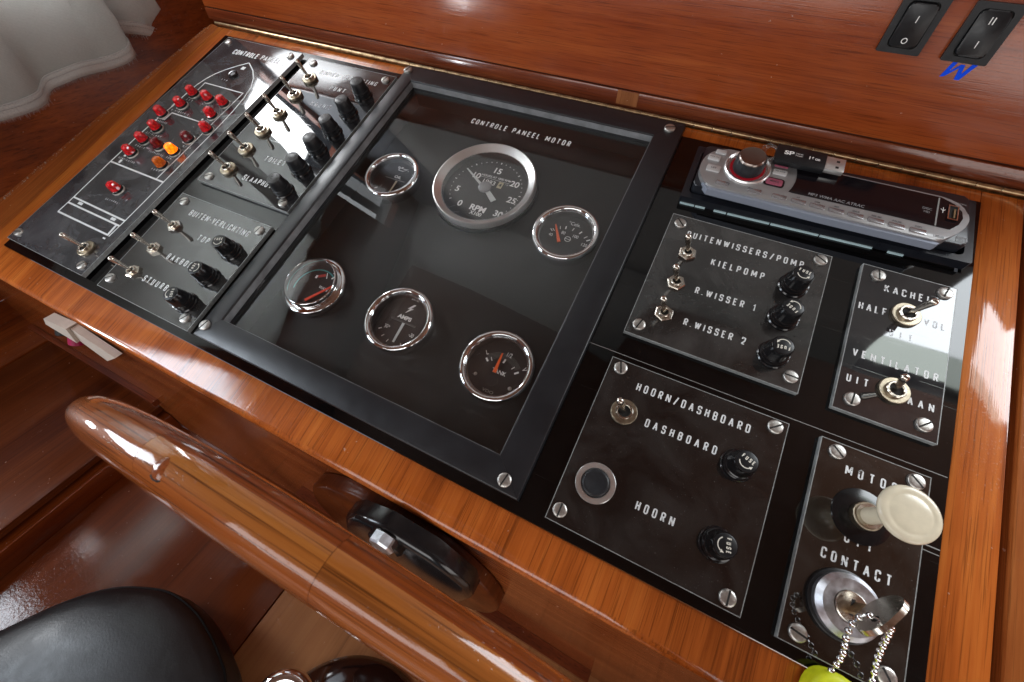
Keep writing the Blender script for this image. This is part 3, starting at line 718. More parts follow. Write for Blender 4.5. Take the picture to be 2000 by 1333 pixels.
# ================================================================== upright panel behind the console
bp = thing('back_panel', 'upright red-brown varnished wooden panel behind the switch console', 'panel', 'B')
MB().box(-45, 1000, 16.5, 136, -14, 0, 0.8).build('board', W_BACK, bp)
MB().box(-45, 1000, 3.4, 15.6, -14, 0.8, 1.0).build('moulding', W_TRIM, bp)
MB().box(-45, 1000, 15.6, 16.5, -14, -3).build('dark_joint', SLOT, bp)
MB().box(512, 532, 3.8, 15.2, 0.8, 1.2).build('filler_patch', W_PATCH, bp)
MB().box(-45, 1000, -3, 3.4, -14, -4).build('lower_edge', W_TRIM, bp)
MB().box(-45, 1000, 136.2, 139, -80, 2, 0.8).build('top_ledge', W_BACK, bp)
# piano hinge
hg = thing('piano_hinge', 'long aged brass piano hinge between the console top and the upright panel', 'hinge')
kn = MB().lathe([(0, 0), (1.9, 0), (2.1, 0.25), (2.1, 15.75), (1.9, 16), (0, 16)], 14, M=Matrix.Rotation(PI/2, 4, 'Y')).mesh('knuckle', BRASS)
for i in range(54):
    o = bpy.data.objects.new('knuckle', kn); col.objects.link(o); o.parent = hg; o.location = ((-32+16.3*i)*K, 15.6*K, 1.0*K)
MB().box(-32, 850, 13.2, 15.2, -2.6, -1.2).build('leaf', BRASS, hg)

def rrect(x0, x1, y0, y1, r, n=5):
    pts = []
    for cx, cy, a0 in ((x1-r, y1-r, 0), (x0+r, y1-r, 90), (x0+r, y0+r, 180), (x1-r, y0+r, 270)):
        for i in range(n+1):
            a = rad(a0+90*i/n); pts.append((cx+r*math.cos(a), cy+r*math.sin(a)))
    return pts
def frame_prism(mb, outer, inner, z0, z1, mi=0):
    n = len(outer)
    vs = [(x, y, z0) for x, y in outer]+[(x, y, z1) for x, y in outer]+[(x, y, z0) for x, y in inner]+[(x, y, z1) for x, y in inner]
    fs = []
    for i in range(n):
        j = (i+1) % n
        fs += [(i, j, n+j, n+i), (n+i, n+j, 3*n+j, 3*n+i), (3*n+i, 3*n+j, 2*n+j, 2*n+i), (2*n+i, 2*n+j, j, i)]
    mb.add(vs, fs, mi)
def rocker(x, label, marks, lean):
    t = thing('rocker_switch', label, 'switch', 'B', (x, 71.5, 0), group='rocker switches on the upright panel')
    m = MB(); frame_prism(m, rrect(0, 26, 0, 32.5, 1.0), rrect(4, 22, 3.2, 29.2, 3.2), 0, 2.6)
    m.build('bezel', PLAST_M, t)
    MB().prism(rrect(3.8, 22.2, 3.0, 29.4, 3.2), 0.1, 0.8).build('well', SLOT, t)
    key = MB().prism(rrect(-8.4, 8.4, -12.4, 12.4, 3.2), -2.5, 3.0, bev=0.8).build('rocker_key', PLAST_M, t, (13, 16.2, 1.4), (rad(lean), 0, 0))
    mk = MB()
    for kind, yy in marks:
        if kind == '0':
            mk.ring([(1.25, 3.06), (1.75, 3.06), (1.75, 3.10), (1.25, 3.10)], 28, M=Matrix.Translation((0, yy, 0)))
        else:
            for dx in ((-0.9, 0.9) if kind == 'II' else (0,)): mk.box(dx-0.27, dx+0.27, yy-1.9, yy+1.9, 3.03, 3.08)
    mk.build('marking', P_DIAL, key, smooth=0)
rocker(689.5, 'black rocker switch with I and O marks, left one on the upright panel', [('I', 3.9), ('0', -8.3)], 6)
rocker(728.5, 'black rocker switch with II and I marks, right one above the blue tape', [('II', 6.9), ('I', -5.6)], -6)
wt = MB()
Wp = [(737.3, 71.3), (739.6, 71.3), (737.6, 64.6), (743.6, 70.2), (745.0, 70.2), (745.2, 65.2), (749.0, 71.0), (751.6, 71.0), (746.2, 61.5), (743.6, 61.5), (743.2, 66.8), (737.2, 62.4), (735.0, 62.3)]
wt.prism([(737.2, 71.3), (739.8, 71.3), (737.3, 62.5), (734.9, 61.9)], 0, 0.16)
wt.prism([(742.3, 70.3), (744.3, 70.3), (737.4, 62.6), (735.2, 62.0)], 0, 0.20)
wt.prism([(742.2, 70.3), (744.6, 70.3), (746.4, 61.5), (743.8, 61.4)], 0, 0.24)
wt.prism([(748.3, 71.3), (751.2, 71.3), (746.6, 61.5), (744.2, 61.4)], 0, 0.28)
o = wt.build('blue_tape_letter', P_BLUE, smooth=0); tag(o, 'blue tape letter W stuck on the wood under the right rocker switch', 'letter', 'B', (0, 0, 0.05))

# ================================================================== black panel sheet and plates
o = MB().prism([(0.2, -348), (804.8, -348), (804.8, -0.2), (583, -0.2), (583, -0.2), (0.2, -0.2)], -3.4, 0, side=1).build('panel_sheet', [A_BASE, EDGE_D], smooth=0)
# the sheet is cut out for the gauge well and the radio
sheet_parts = MB()
bpy.data.objects.remove(o)
for x0, x1, y0, y1 in ((0.2, 297, -348, -0.2), (297, 560, -348, -322), (297, 560, -13, -0.2), (560, 804.8, -348, -70), (560, 603, -70, -0.2), (798, 804.8, -70, -0.2), (603, 798, -14.5, -0.2)):
    sheet_parts.box(x0, x1, y0, y1, -3.4, 0)
o = sheet_parts.build('panel_sheet', A_BASE, smooth=0)
bm = bmesh.new(); bm.from_mesh(o.data); bmesh.ops.remove_doubles(bm, verts=bm.verts, dist=1e-6); bm.to_mesh(o.data); bm.free()
tag(o, 'large glossy black acrylic sheet set into the wooden console top', 'panel')
m_ = MB().box(562, 804, -219.3, -218.9, 0.02, 0.12); m_.box(790, 804.5, -262, -261.4, 0.02, 0.1); m_.box(790, 804.5, -265, -264.6, 0.02, 0.1)
m_.build('scribed_line', P_DIM, o)

screw_mesh = {}
def screw(parent, x, y, z, r=4.4, h=2.2, ang=None):
    key = round(r, 1)
    if key not in screw_mesh:
        m = MB().lathe([(0, -3), (r*.5, -3), (r*.5, 0), (r, 0), (r, h*.62), (r*.90, h*.86), (r*.70, h*.98), (r*.3, h), (0, h)], 28)
        screw_mesh[key] = m.mesh('screw', SCREW, 40)
        s_ = MB().box(-r*.93, r*.93, -r*.12, r*.12, h*.3, h*1.012); screw_mesh[-key] = s_.mesh('slot', SLOT, 0)
    o = bpy.data.objects.new('screw', screw_mesh[key]); col.objects.link(o); o.parent = parent
    o.location = (x*K, y*K, z*K); o.rotation_euler = (0, 0, rad(random.uniform(0, 180) if ang is None else ang))
    s_ = bpy.data.objects.new('slot', screw_mesh[-key]); col.objects.link(s_); s_.parent = o
    return o
def plate(poly, z0, z1, mat, label, name='label_plate'):
    t = thing(name, label, 'plate', group='clear acrylic label plates on the black sheet')
    MB().prism(poly, z0, z1, side=1, bev=0).build('acrylic_plate', [mat, EDGE], t, smooth=0)
    rim = MB(); n = len(poly)
    # thin bright arris round the top edge
    cx = sum(p[0] for p in poly)/n; cy = sum(p[1] for p in poly)/n
    inner = [(x-math.copysign(.45, x-cx), y-math.copysign(.45, y-cy)) for x, y in poly]
    outer = [(x+math.copysign(.02, x-cx), y+math.copysign(.02, y-cy)) for x, y in poly]
    frame_prism(rim, outer, inner, z1-0.3, z1+0.03); rim.build('cut_edge', EDGE, t, smooth=0)
    return t
def rect(x0, x1, y0, y1): return [(x0, y0), (x1, y0), (x1, y1), (x0, y1)]
PZ = 4.0; TZ = PZ+0.05
# --- boat diagram plate
cp = plate([(7.5, -340), (130, -340), (142, -9), (20, -9)], 2.0, 6.0, A_CTRL, 'long clear plate with a white boat outline and small lamps at the far left')
for x, y, a in ((28.8, -18.5, 30), (130.3, -17.9, 100), (15.9, -330.3, 20), (121.6, -331.7, 60)): screw(cp, x, y, 6.0, 4.3, ang=a)
CZ = 6.05
lettering('CONTROLE PANEEL', 48.3, -34.4, 8.3, 75.5, CZ, P_WHITE, cp, rot=rad(0.9), stroke=0.19)
bl = MB()
def line(mb, pts, w, r=0, closed=False):
    ZI[0] = (ZI[0]+1) % 6
    P = rounded(pts, r, closed) if r else [Vector(p) for p in pts]
    ribbon(mb, P, w, CZ+0.01*ZI[0], 0, closed)
port = [(84.6, -42.2), (73.7, -50.6), (62.5, -60.8), (54.0, -71.2), (48.6, -81.6), (45.0, -93), (43.2, -105), (42.4, -118), (41.5, -134), (39.5, -150), (37.9, -166), (36.9, -185), (36.4, -205), (35.8, -222), (36.1, -248), (36.0, -274), (35.9, -282), (35.2, -295)]
stb = [(84.6, -42.2), (99.3, -52.0), (110.4, -63.5), (117.6, -76.5), (122.0, -94.2), (123.8, -115), (124.3, -136), (124.3, -156), (123.6, -180), (122.9, -205), (122.4, -223.4), (122.0, -250), (121.2, -276.1), (120.7, -283), (119.8, -296.5)]
line(bl, port, 1.5); line(bl, stb, 1.3)
line(bl, [(53.0, -101), (53.0, -87.3), (114.9, -87.6), (114.4, -104), (113.6, -134), (112.9, -172), (110.9, -222.6)], 1.3)
line(bl, [(49.4, -152.5), (50.0, -140.3), (102.9, -141.0)], 1.5)
line(bl, [(35.8, -222.3), (122.4, -223.3)], 1.9)
line(bl, [(36.4, -274.4), (121.2, -276.2)], 1.9); line(bl, [(36.2, -281.8), (120.7, -282.9)], 1.9); line(bl, [(35.2, -294.8), (116.6, -295.6)], 1.9)
line(bl, [(116.1, -283.2), (116.9, -296.4)], 2.6); line(bl, [(114.6, -299.8), (118.4, -299.9)], 1.6)
for x, y, w, h in ((84.0, -52.3, 5.4, 4.8), (51.8, -277.9, 7.0, 3.0), (106.4, -279.1, 7.0, 3.0), (41.6, -129.7, 2.6, 6.0), (50.8, -132.0, 3.6, 2.2), (38.3, -151.4, 2.4, 3.2), (47.2, -151.3, 2.2, 3.0), (47.4, -170.3, 2.2, 2.8), (46.4, -209.6, 3.4, 3.4), (47.6, -218.2, 3.4, 4.4), (49.5, -189.9, 3.0, 2.2), (52.2, -113.0, 2.6, 2.2), (96.5, -137.0, 2.6, 2.6), (100.8, -171, 3, 3)):
    line(bl, [(x, y-h/2), (x, y+h/2)], w)
bl.build('boat_outline', P_WHITE, cp, smooth=0)
for txt, x, y, w in (('VENTILATOR', 40.6, -215.6, 26), ('SLAAPHUT', 75.0, -263.6, 22), ('DASHBOARD', 69.8, -196.2, 22), ('RADIO', 45.8, -195.0, 15), ('SEINLAMP', 43.2, -175.8, 24), ('BAKBOORD', 37.0, -157.0, 20), ('R.WISSER 2', 45.5, -137.6, 28), ('TOP', 50.7, -118.2, 10), ('KAJUIT', 77.0, -118.6, 12), ('TOILET', 101.0, -139.0, 12), ('KIEL', 104.5, -177.0, 12), ('PUNT', 98, -196.4, 10), ('POMP', 94, -214.6, 12), ('TOP', 70, -77.5, 9)):
    lettering(txt, x, y, 2.5, w, CZ, P_FAINT if x > 60 else P_WORN, cp, stroke=0.17)

# --- other plates: (poly, material, label, screws, words)
WORDS = {
 'int': (rect(153.5, 276.5, -206.5, -10.5), A_INT, 'acrylic plate lettered BINNEN-VERLICHTING with six toggles',
    [(164.4, -18.3), (267.3, -18.9), (164.4, -198.7), (265, -198.9)],
    [('BINNEN-VERLICHTING', 182.3, -31.5, 6.4, 78.8, P_WHITE), ('PUNT', 210.8, -50.6, 6.3, 20.6, P_WHITE), ('KAJUIT', 204.6, -78.0, 6.5, 27.5, P_FAINT), ('TOILET', 207.2, -161.0, 6.6, 26.6, P_WHITE), ('SLAAPHUT', 201.5, -189.6, 6.9, 38.5, P_WHITE)]),
 'ext': (rect(151.5, 273, -341, -225.5), A_EXT, 'clear acrylic plate lettered BUITEN-VERLICHTING with three toggles and three fuse knobs',
    [(162.6, -233.8), (264.2, -233.6), (262.4, -332.2), (159.1, -330.0)],
    [('BUITEN-VERLICHTING', 178.8, -245.2, 6.7, 78.4, P_WHITE), ('TOP', 209.6, -265.2, 6.4, 14.4, P_WHITE), ('BAKBOORD', 195.6, -292.8, 6.4, 43.0, P_WHITE), ('STUURBOORD', 191.4, -320.1, 6.4, 54.0, P_WHITE)]),
 'wip': (rect(600.8, 717.6, -203, -89), A_WIP, 'clear acrylic plate lettered RUITENWISSERS/POMP below the car radio',
    [(609, -97.6), (710.4, -95.5), (710.8, -193.4), (609, -194.4)],
    [('RUITENWISSERS/POMP', 616.7, -107.8, 6.0, 84.3, P_WHITE), ('KIELPOMP', 640.5, -126.6, 6.0, 37.8, P_WHITE), ('R.WISSER 1', 636.9, -154.6, 5.9, 41.9, P_WHITE), ('R.WISSER 2', 637.0, -182.6, 5.8, 42.2, P_WHITE)]),
 'hrn': (rect(600.7, 717.2, -341.6, -224.6), A_HRN, 'clear acrylic plate lettered HOORN/DASHBOARD with the large black horn button',
    [(608.8, -231.0), (709.7, -230.3), (708.5, -335.2), (607.4, -333.7)],
    [('HOORN/DASHBOARD', 623.3, -241.9, 5.9, 73.5, P_WHITE), ('DASHBOARD', 636.5, -263.0, 5.7, 45.5, P_WHITE), ('HOORN', 648.0, -313.7, 5.7, 23.5, P_WHITE)]),
 'hea': (rect(737.4, 794.8, -203.2, -87.5), A_HEA, 'narrow clear acrylic plate lettered KACHEL and VENTILATOR at the right edge',
    [(747.6, -95.0), (787.7, -94.4), (786.3, -194.1), (747.0, -193.8)],
    [('KACHEL', 753.0, -106.4, 6.1, 28.1, P_WORN), ('HALF', 740.1, -126.0, 6.0, 17.0, P_WORN), ('VOL', 778.8, -124.0, 5.6, 12.0, P_FAINT), ('UIT', 760.5, -139.6, 5.2, 13.5, P_FAINT), ('VENTILATOR', 742.4, -163.0, 5.8, 48.4, P_WHITE), ('UIT', 742.0, -182.4, 5.6, 12.6, P_WHITE), ('AAN', 776.6, -184.0, 5.6, 14.2, P_WHITE)]),
 'mot': (rect(735.8, 794, -341.8, -224.4), A_MOT, 'narrow clear acrylic plate lettered MOTOR and CONTACT holding the ignition lock',
    [(745.1, -230.7), (786.4, -230.4), (744.4, -334.8), (785.6, -334.4)],
    [('MOTOR', 751.4, -242.0, 5.9, 26.9, P_WORN), ('UIT', 757.2, -279.7, 5.9, 14.2, P_WORN), ('CONTACT', 747.6, -292.9, 6.0, 34.9, P_WORN)]),
}
ANG = {'wip': (-45, -30, 0, 75), 'hrn': (110, 40, 90, 90), 'hea': (100, 75, 45, 85), 'mot': (-40, -40, -10, 130), 'ext': (40, 80, 60, 40), 'int': (50, 80, 40, 50)}
PL = {}
for k_, (poly, mat, lab, scr, words) in WORDS.items():
    t = plate(poly, 0.4, PZ, mat, lab); PL[k_] = t
    for (x, y), a in zip(scr, ANG[k_]): screw(t, x, y, PZ, 4.5, ang=a)
    for txt, x, y, h, w, mt in words: lettering(txt, x, y, h, w, TZ, mt, t, rot=rad(0.9), stroke=0.155)

# ------------------------------------------------------------------ toggle switches
def knurled(mb, r, z0, z1, n=56, M=None, mi=0):
    mb.lathe([(0, z0), (r, z0), (r+.35, z0+.3), (r+.35, z1-.4), (r-.2, z1), (0, z1)], n*2, mi, M, ribs=1, ribd=.35, ribz=(2, 3))
def make_toggle(kind, label, group):
    t = thing('toggle_switch', label, 'switch', group=group)
    if kind == 'hex':
        nut = MB().lathe([(0, 0), (6.9, 0), (6.9, 1.9), (6.2, 2.4), (0, 2.4)], 6)
        bushr = 4.3
    elif kind == 'round':
        nut = MB().lathe([(0, 0), (8.0, 0), (8.2, .4), (8.2, 2.6), (7.6, 3.1), (0, 3.1)], 40)
        bushr = 5.4
    else:
        nut = MB(); knurled(nut, 8.4, 0, 2.6); bushr = 5.6
    nut.build('nut', NICKEL_D if kind != 'hex' else NICKEL, t, smooth=30)
    z = {'hex': 2.4, 'round': 3.1, 'knurl': 2.6}[kind]
    b = MB().ring([(bushr-1.8, z-.5), (bushr, z-.5), (bushr, z+1.6), (bushr-.4, z+2.1), (bushr-1.3, z+2.1), (bushr-1.8, z+1.4)], 36)
    b.build('bushing', NICKEL, t)
    MB().disc(bushr-1.7, z+.6).build('bushing_hole', SLOT, t)
    lv = MB().lathe([(0, 0), (1.25, 0), (1.35, 3), (1.75, 9), (2.25, 15), (2.45, 17.2), (2.2, 18.8), (1.4, 19.8), (0, 20.1)], 20)
    lv.build('lever', NICKEL, t, (0, 0, z), smooth=60)
    return t
lev = {'hex': make_toggle('hex', 'x', 'g'), 'round': make_toggle('round', 'x', 'g'), 'knurl': make_toggle('knurl', 'x', 'g')}
first = {k_: True for k_ in lev}
def toggle(kind, x, y, z, tx, ty, label, group, s=1.0):
    if first[kind]:
        t = lev[kind]; first[kind] = False; place(t, 'P', (x, y, z)); t['label'] = label; t['group'] = group
    else: t = dup(lev[kind], 'P', (x, y, z), label, 0, group)
    child(t, 'nut').rotation_euler = (0, 0, rad(random.uniform(0, 60)))
    child(t, 'lever').rotation_euler = (rad(-ty), rad(tx), 0)
    return t
g1 = 'interior light toggles in a column'
nth = ['topmost', 'second', 'third', 'fourth', 'fifth', 'lowest']
wordsI = ['nickel toggle switch at the top of the BINNEN-VERLICHTING column', 'nickel toggle switch second from the top in the BINNEN-VERLICHTING column', 'nickel toggle third from the top, over the bright reflection', 'nickel toggle fourth from the top, at the edge of the bright reflection', 'nickel toggle beside the word TOILET', 'nickel toggle beside the word SLAAPHUT']
for i, y in enumerate((-43.5, -71.5, -100.5, -128.5, -155.6, -184)):
    toggle('round', 179.4, y, PZ, -13, random.uniform(-3, 3), wordsI[i], g1)
g2 = 'exterior light toggles in a column'
for i, (y, w) in enumerate(((-261.3, 'nickel toggle with hexagonal nut beside the word TOP'), (-289, 'nickel toggle with hexagonal nut beside the word BAKBOORD'), (-316, 'nickel toggle with hexagonal nut beside the word STUURBOORD'))):
    toggle('hex', 177, y, PZ, -9, 0, w, g2)
toggle('round', 111.1, -316.1, 6.0, -12, 0, 'lone nickel toggle at the bottom of the boat diagram plate', 'toggles on the diagram plate')
g3 = 'wiper and pump toggles in a column'
for y, w in ((-123.4, 'hex-nut toggle beside the word KIELPOMP'), (-151.4, 'middle hex-nut toggle in the wiper column'), (-179.4, 'lowest hex-nut toggle in the wiper column')):
    toggle('hex', 622.2, y, PZ, -13, -1, w, g3)
toggle('knurl', 621.5, -259.6, PZ, -16, 1, 'toggle with knurled ring beside the word DASHBOARD', 'toggles with knurled rings')
toggle('knurl', 767.5, -120.8, PZ, 12, 3, 'toggle with knurled ring leaning right under the word KACHEL', 'toggles with knurled rings')
toggle('knurl', 768.0, -178.7, PZ, -18, 1, 'toggle with knurled ring between UIT and AAN below VENTILATOR', 'toggles with knurled rings')

# ------------------------------------------------------------------ fuse holders
def make_fuse(worn):
    t = thing('fuse_holder', 'x', 'fuse holder')
    MB().lathe([(0, 0), (10.0, 0), (10.0, 1.2), (9.3, 2.0), (0, 2.0)], 40).build('flange', PLAST, t)
    b = MB().lathe([(0, 2), (8.8, 2), (8.8, 3.6), (8.3, 3.9), (8.3, 4.9), (8.7, 5.2), (8.7, 7.0), (8.1, 7.4), (7.5, 12), (6.9, 16.4), (6.5, 17.0), (0, 17.0)], 88, ribs=0 if worn else 1, ribd=0.20, ribz=(8, 9))
    b.build('cap', PLAST_M if worn else PLAST, t, smooth=40)
    MB().lathe([(0, 16.8), (6.1, 16.8), (6.1, 17.1), (5.6, 17.35), (0, 17.35)], 40).build('cap_disc', CAP_W if worn else PLAST_M, t)
    m = MB(); pc = P_CAPD if worn else P_CAP
    text_mb(m, 'FUSE', -3.9, 0.3, 2.6, 7.8, 17.40, 0.19)
    arc = [Vector((4.0*math.cos(rad(a)), 4.0*math.sin(rad(a)))) for a in range(205, 333, 8)]
    ribbon(m, arc, 0.55, 17.40)
    a = rad(336); cx, cy = 4.0*math.cos(a), 4.0*math.sin(a)
    d = Vector((-math.sin(a), math.cos(a))); n_ = Vector((math.cos(a), math.sin(a)))
    m.add([(cx-d.x*.9+n_.x*.9, cy-d.y*.9+n_.y*.9, 17.45), (cx-d.x*.9-n_.x*.9, cy-d.y*.9-n_.y*.9, 17.45), (cx+d.x*1.1, cy+d.y*1.1, 17.45)], [(0, 1, 2)])
    m.build('fuse_marking', pc, t, smooth=0)
    return t
fz = {True: make_fuse(True), False: make_fuse(False)}; ffirst = {True: True, False: True}
def fuse(x, y, rot, worn, label, group):
    if ffirst[worn]:
        t = fz[worn]; ffirst[worn] = False; place(t, 'P', (x, y, PZ), rad(rot)); t['label'] = label; t['group'] = group
    else: dup(fz[worn], 'P', (x, y, PZ), label, rad(rot), group)
gi = 'worn black fuse knobs in the interior light column'
for i, (y, r) in enumerate(((-47.5, 200), (-75.6, 170), (-104.4, 140), (-131.0, 10), (-158.6, 150), (-186.4, 100))):
    fuse(256.6, y, r, True, 'black fuse knob with worn grey cap, %s of the interior light column' % ['first', 'second', 'third', 'fourth', 'fifth', 'last'][i], gi)
ge = 'black fuse knobs on the exterior light plate'
for x, y, r, w in ((255.2, -262.6, 22, 'black fuse knob right of the word TOP'), (254.6, -292.4, 95, 'black fuse knob covering the end of BAKBOORD'), (252.6, -320.4, -62, 'black fuse knob covering the end of STUURBOORD')):
    fuse(x, y, r, False, w, ge)
gw = 'black fuse knobs on the wiper and pump plate'
for x, y, r, w in ((697.6, -124.2, -12, 'black fuse knob near KIELPOMP, below the end of POMP'), (697.0, -152.4, 150, 'black fuse knob right of the words R.WISSER 1, middle of the wiper column'), (697.2, -182.4, 185, 'black fuse knob level with R.WISSER 2, lowest in the wiper column')):
    fuse(x, y, r, False, w, gw)
for x, y, r, w in ((694.9, -263.2, -20, 'black fuse knob right of the word DASHBOARD'), (695.8, -311.6, -78, 'black fuse knob right of the word HOORN')):
    fuse(x, y, r, False, w, 'black fuse knobs on the horn plate')

# ------------------------------------------------------------------ indicator lamps
def make_lamp(lens):
    t = thing('indicator_lamp', 'x', 'indicator lamp')
    MB().ring([(4.3, 0), (6.7, 0), (6.7, .5), (6.4, 1.0), (4.3, 1.0)], 32).build('washer', SCREW, t)
    MB().lathe([(0, .3), (6.0, .3), (6.0, 2.8), (5.7, 3.2), (0, 3.2)], 32).build('bezel', PLAST, t)
    MB().lathe([(0, 3.1), (5.6, 3.1), (5.4, 4.4), (4.7, 8.4), (4.0, 10.2), (2.2, 11.1), (0, 11.3)], 12).build('lens', lens, t, smooth=20)
    return t
lampdata = [(56.0, -108.0, 'r', 'red lamp leftmost of the bow row'), (81.6, -108.9, 'r', 'red lamp in the middle of the bow row'), (106.6, -109.7, 'r', 'red lamp rightmost of the bow row'),
    (55.3, -127.4, 'r', 'red lamp second down the left side of the boat outline'), (42.4, -146.4, 'r', 'red lamp standing out furthest left beyond the boat outline'),
    (53.9, -166.4, 'r', 'red lamp above the word SEINLAMP in the left column'), (53.2, -185.5, 'r', 'red lamp in the left column just above the VENTILATOR one'), (54.0, -205.0, 'r', 'red lamp beside the word VENTILATOR'),
    (78.8, -186.1, 'd', 'dark red lamp left of the lit amber lamp'), (103.1, -186.8, 'g', 'glowing amber lamp, the only lit one'), (106.4, -167.0, 'd', 'dark red lamp just behind the lit amber lamp'),
    (117.5, -148.6, 'r', 'red lamp furthest right on the boat outline'), (106.3, -129.4, 'r', 'red lamp below the right end of the bow row'), (104.7, -206.2, 'a', 'amber lamp with a faint glow in front of the lit one'),
    (80.8, -249.4, 'r', 'lone red lamp above the word SLAAPHUT in the aft cabin')]
lm = {}
for x, y, c, w in lampdata:
    if c not in lm: t = lm[c] = make_lamp({'r': LENS_R, 'd': LENS_D, 'g': LENS_G, 'a': LENS_A}[c]); place(t, 'P', (x, y, 6)); t['label'] = w; t['group'] = 'indicator lamps on the boat diagram'
    else: dup(lm[c], 'P', (x, y, 6), w, rad(random.uniform(0, 90)), 'indicator lamps on the boat diagram')
t = thing('indicator_lamp', 'small flat black lamp with a clear lens at the bow of the boat outline', 'indicator lamp', loc=(80.8, -66, 6))
MB().ring([(3.2, 0), (5.6, 0), (5.6, 1.8), (4.8, 2.6), (3.6, 2.4), (3.2, 1.6)], 32).build('bezel', PLAST, t)
MB().lathe([(0, .4), (3.3, .4), (3.1, 1.6), (1.8, 2.4), (0, 2.7)], 24).build('lens', LENS_C, t)

# ================================================================== gauge cover frame
gf = thing('gauge_cover_frame', 'square black painted frame with a clear cover over the six engine gauges', 'frame')
FX0, FX1, FY0, FY1 = 284.0, 581.6, -340.5, 6.0; IX0, IX1, IY0, IY1 = 299.5, 559.0, -320.0, -15.5; FZ = 8.0
def rail(p):  # mitred rail: outer0, outer1, inner1, inner0
    m = MB(); (a, b, c, d) = p
    n = 4; vs = [(x, y, 0.15) for x, y in p] + [(x, y, FZ) for x, y in p]
    bm = bmesh.new(); V = [bm.verts.new(v) for v in vs]
    bm.faces.new(V[4:8]); bm.faces.new(V[0:4][::-1])
    for i in range(4): bm.faces.new((V[i], V[(i+1) % 4], V[4+(i+1) % 4], V[4+i]))
    bmesh.ops.recalc_face_normals(bm, faces=bm.faces)
    e = [e for e in bm.edges if all(v.co.z > 1 for v in e.verts) and not (e.verts[0] in (V[5], V[6]) and e.verts[1] in (V[5], V[6])) and not (e.verts[0] in (V[4], V[7]) and e.verts[1] in (V[4], V[7]))]
    bmesh.ops.bevel(bm, geom=e, offset=1.1, segments=3, profile=0.5, affect='EDGES'); bm.verts.index_update()
    m.add([v.co.copy() for v in bm.verts], [[v.index for v in f.verts] for f in bm.faces]); bm.free()
    m.build('frame_rail', FRAME_M, gf, smooth=50)
g_ = 0.12
rail([(FX0, FY0), (FX1, FY0), (IX1, IY0), (IX0, IY0)]); rail([(FX1, FY0+g_), (FX1, FY1-g_), (IX1, IY1-g_), (IX1, IY0+g_)])
rail([(FX1, FY1), (FX0, FY1), (IX0, IY1), (IX1, IY1)]); rail([(FX0, FY1-g_), (FX0, FY0+g_), (IX0, IY0+g_), (IX0, IY1-g_)])
for x, y, a in ((288.2, -2.5, 70), (569.8, -4.3, 20), (568.8, -332.9, 80), (282.9+6.6, -330.2, 75)): screw(gf, x, y, FZ, 4.6, ang=a)
fi = MB(); frame_prism(fi, rect(IX0, IX1, IY0, IY1), rect(IX0+.5, IX1-.5, IY0+.5, IY1-.5), 0.6, FZ-1.4); fi.build('inner_sheen', FRAME_IN, gf, smooth=0)
cv = MB(); cv.add([(IX0, IY0, 0.3), (IX1, IY0, 0.3), (IX1, IY1, 0.3), (IX0, IY1, 0.3)], [(0, 1, 2, 3)], 0)
cv.add([(IX0, IY0, -2.6), (IX1, IY0, -2.6), (IX1, IY1, -2.6), (IX0, IY1, -2.6), (IX0, IY0, .3), (IX1, IY0, .3), (IX1, IY1, .3), (IX0, IY1, .3)], [(0, 1, 5, 4), (1, 2, 6, 5), (2, 3, 7, 6), (3, 0, 4, 7)], 1)
o = cv.build('clear_cover', [COVER, EDGE_D], gf, smooth=0)
gw_ = MB(); ww = 12
gw_.box(IX0-ww, IX1+ww, IY0-ww, IY1+ww, -25, -22)
gwo = gw_.build('instrument_backboard', WELL); tag(gwo, 'recessed matt black panel behind the clear cover, holding six gauges', 'panel')
m_ = MB(); frame_prism(m_, rect(IX0-3, IX1+3, IY0-3, IY1+3), rect(IX0-.5, IX1+.5, IY0-.5, IY1+.5), -22, -3.45); m_.build('well_side', WELL, gwo, smooth=0)
lettering('CONTROLE PANEEL MOTOR', 385.9, -44.2, 6.6, 105, 0.40, P_WHITE, gf, rot=rad(0.2), stroke=0.14)
# mitred corner joints
for x0, y0, x1, y1 in ((FX0, FY0, IX0, IY0), (FX1, FY0, IX1, IY0), (FX1, FY1, IX1, IY1), (FX0, FY1, IX0, IY1)):
    pass

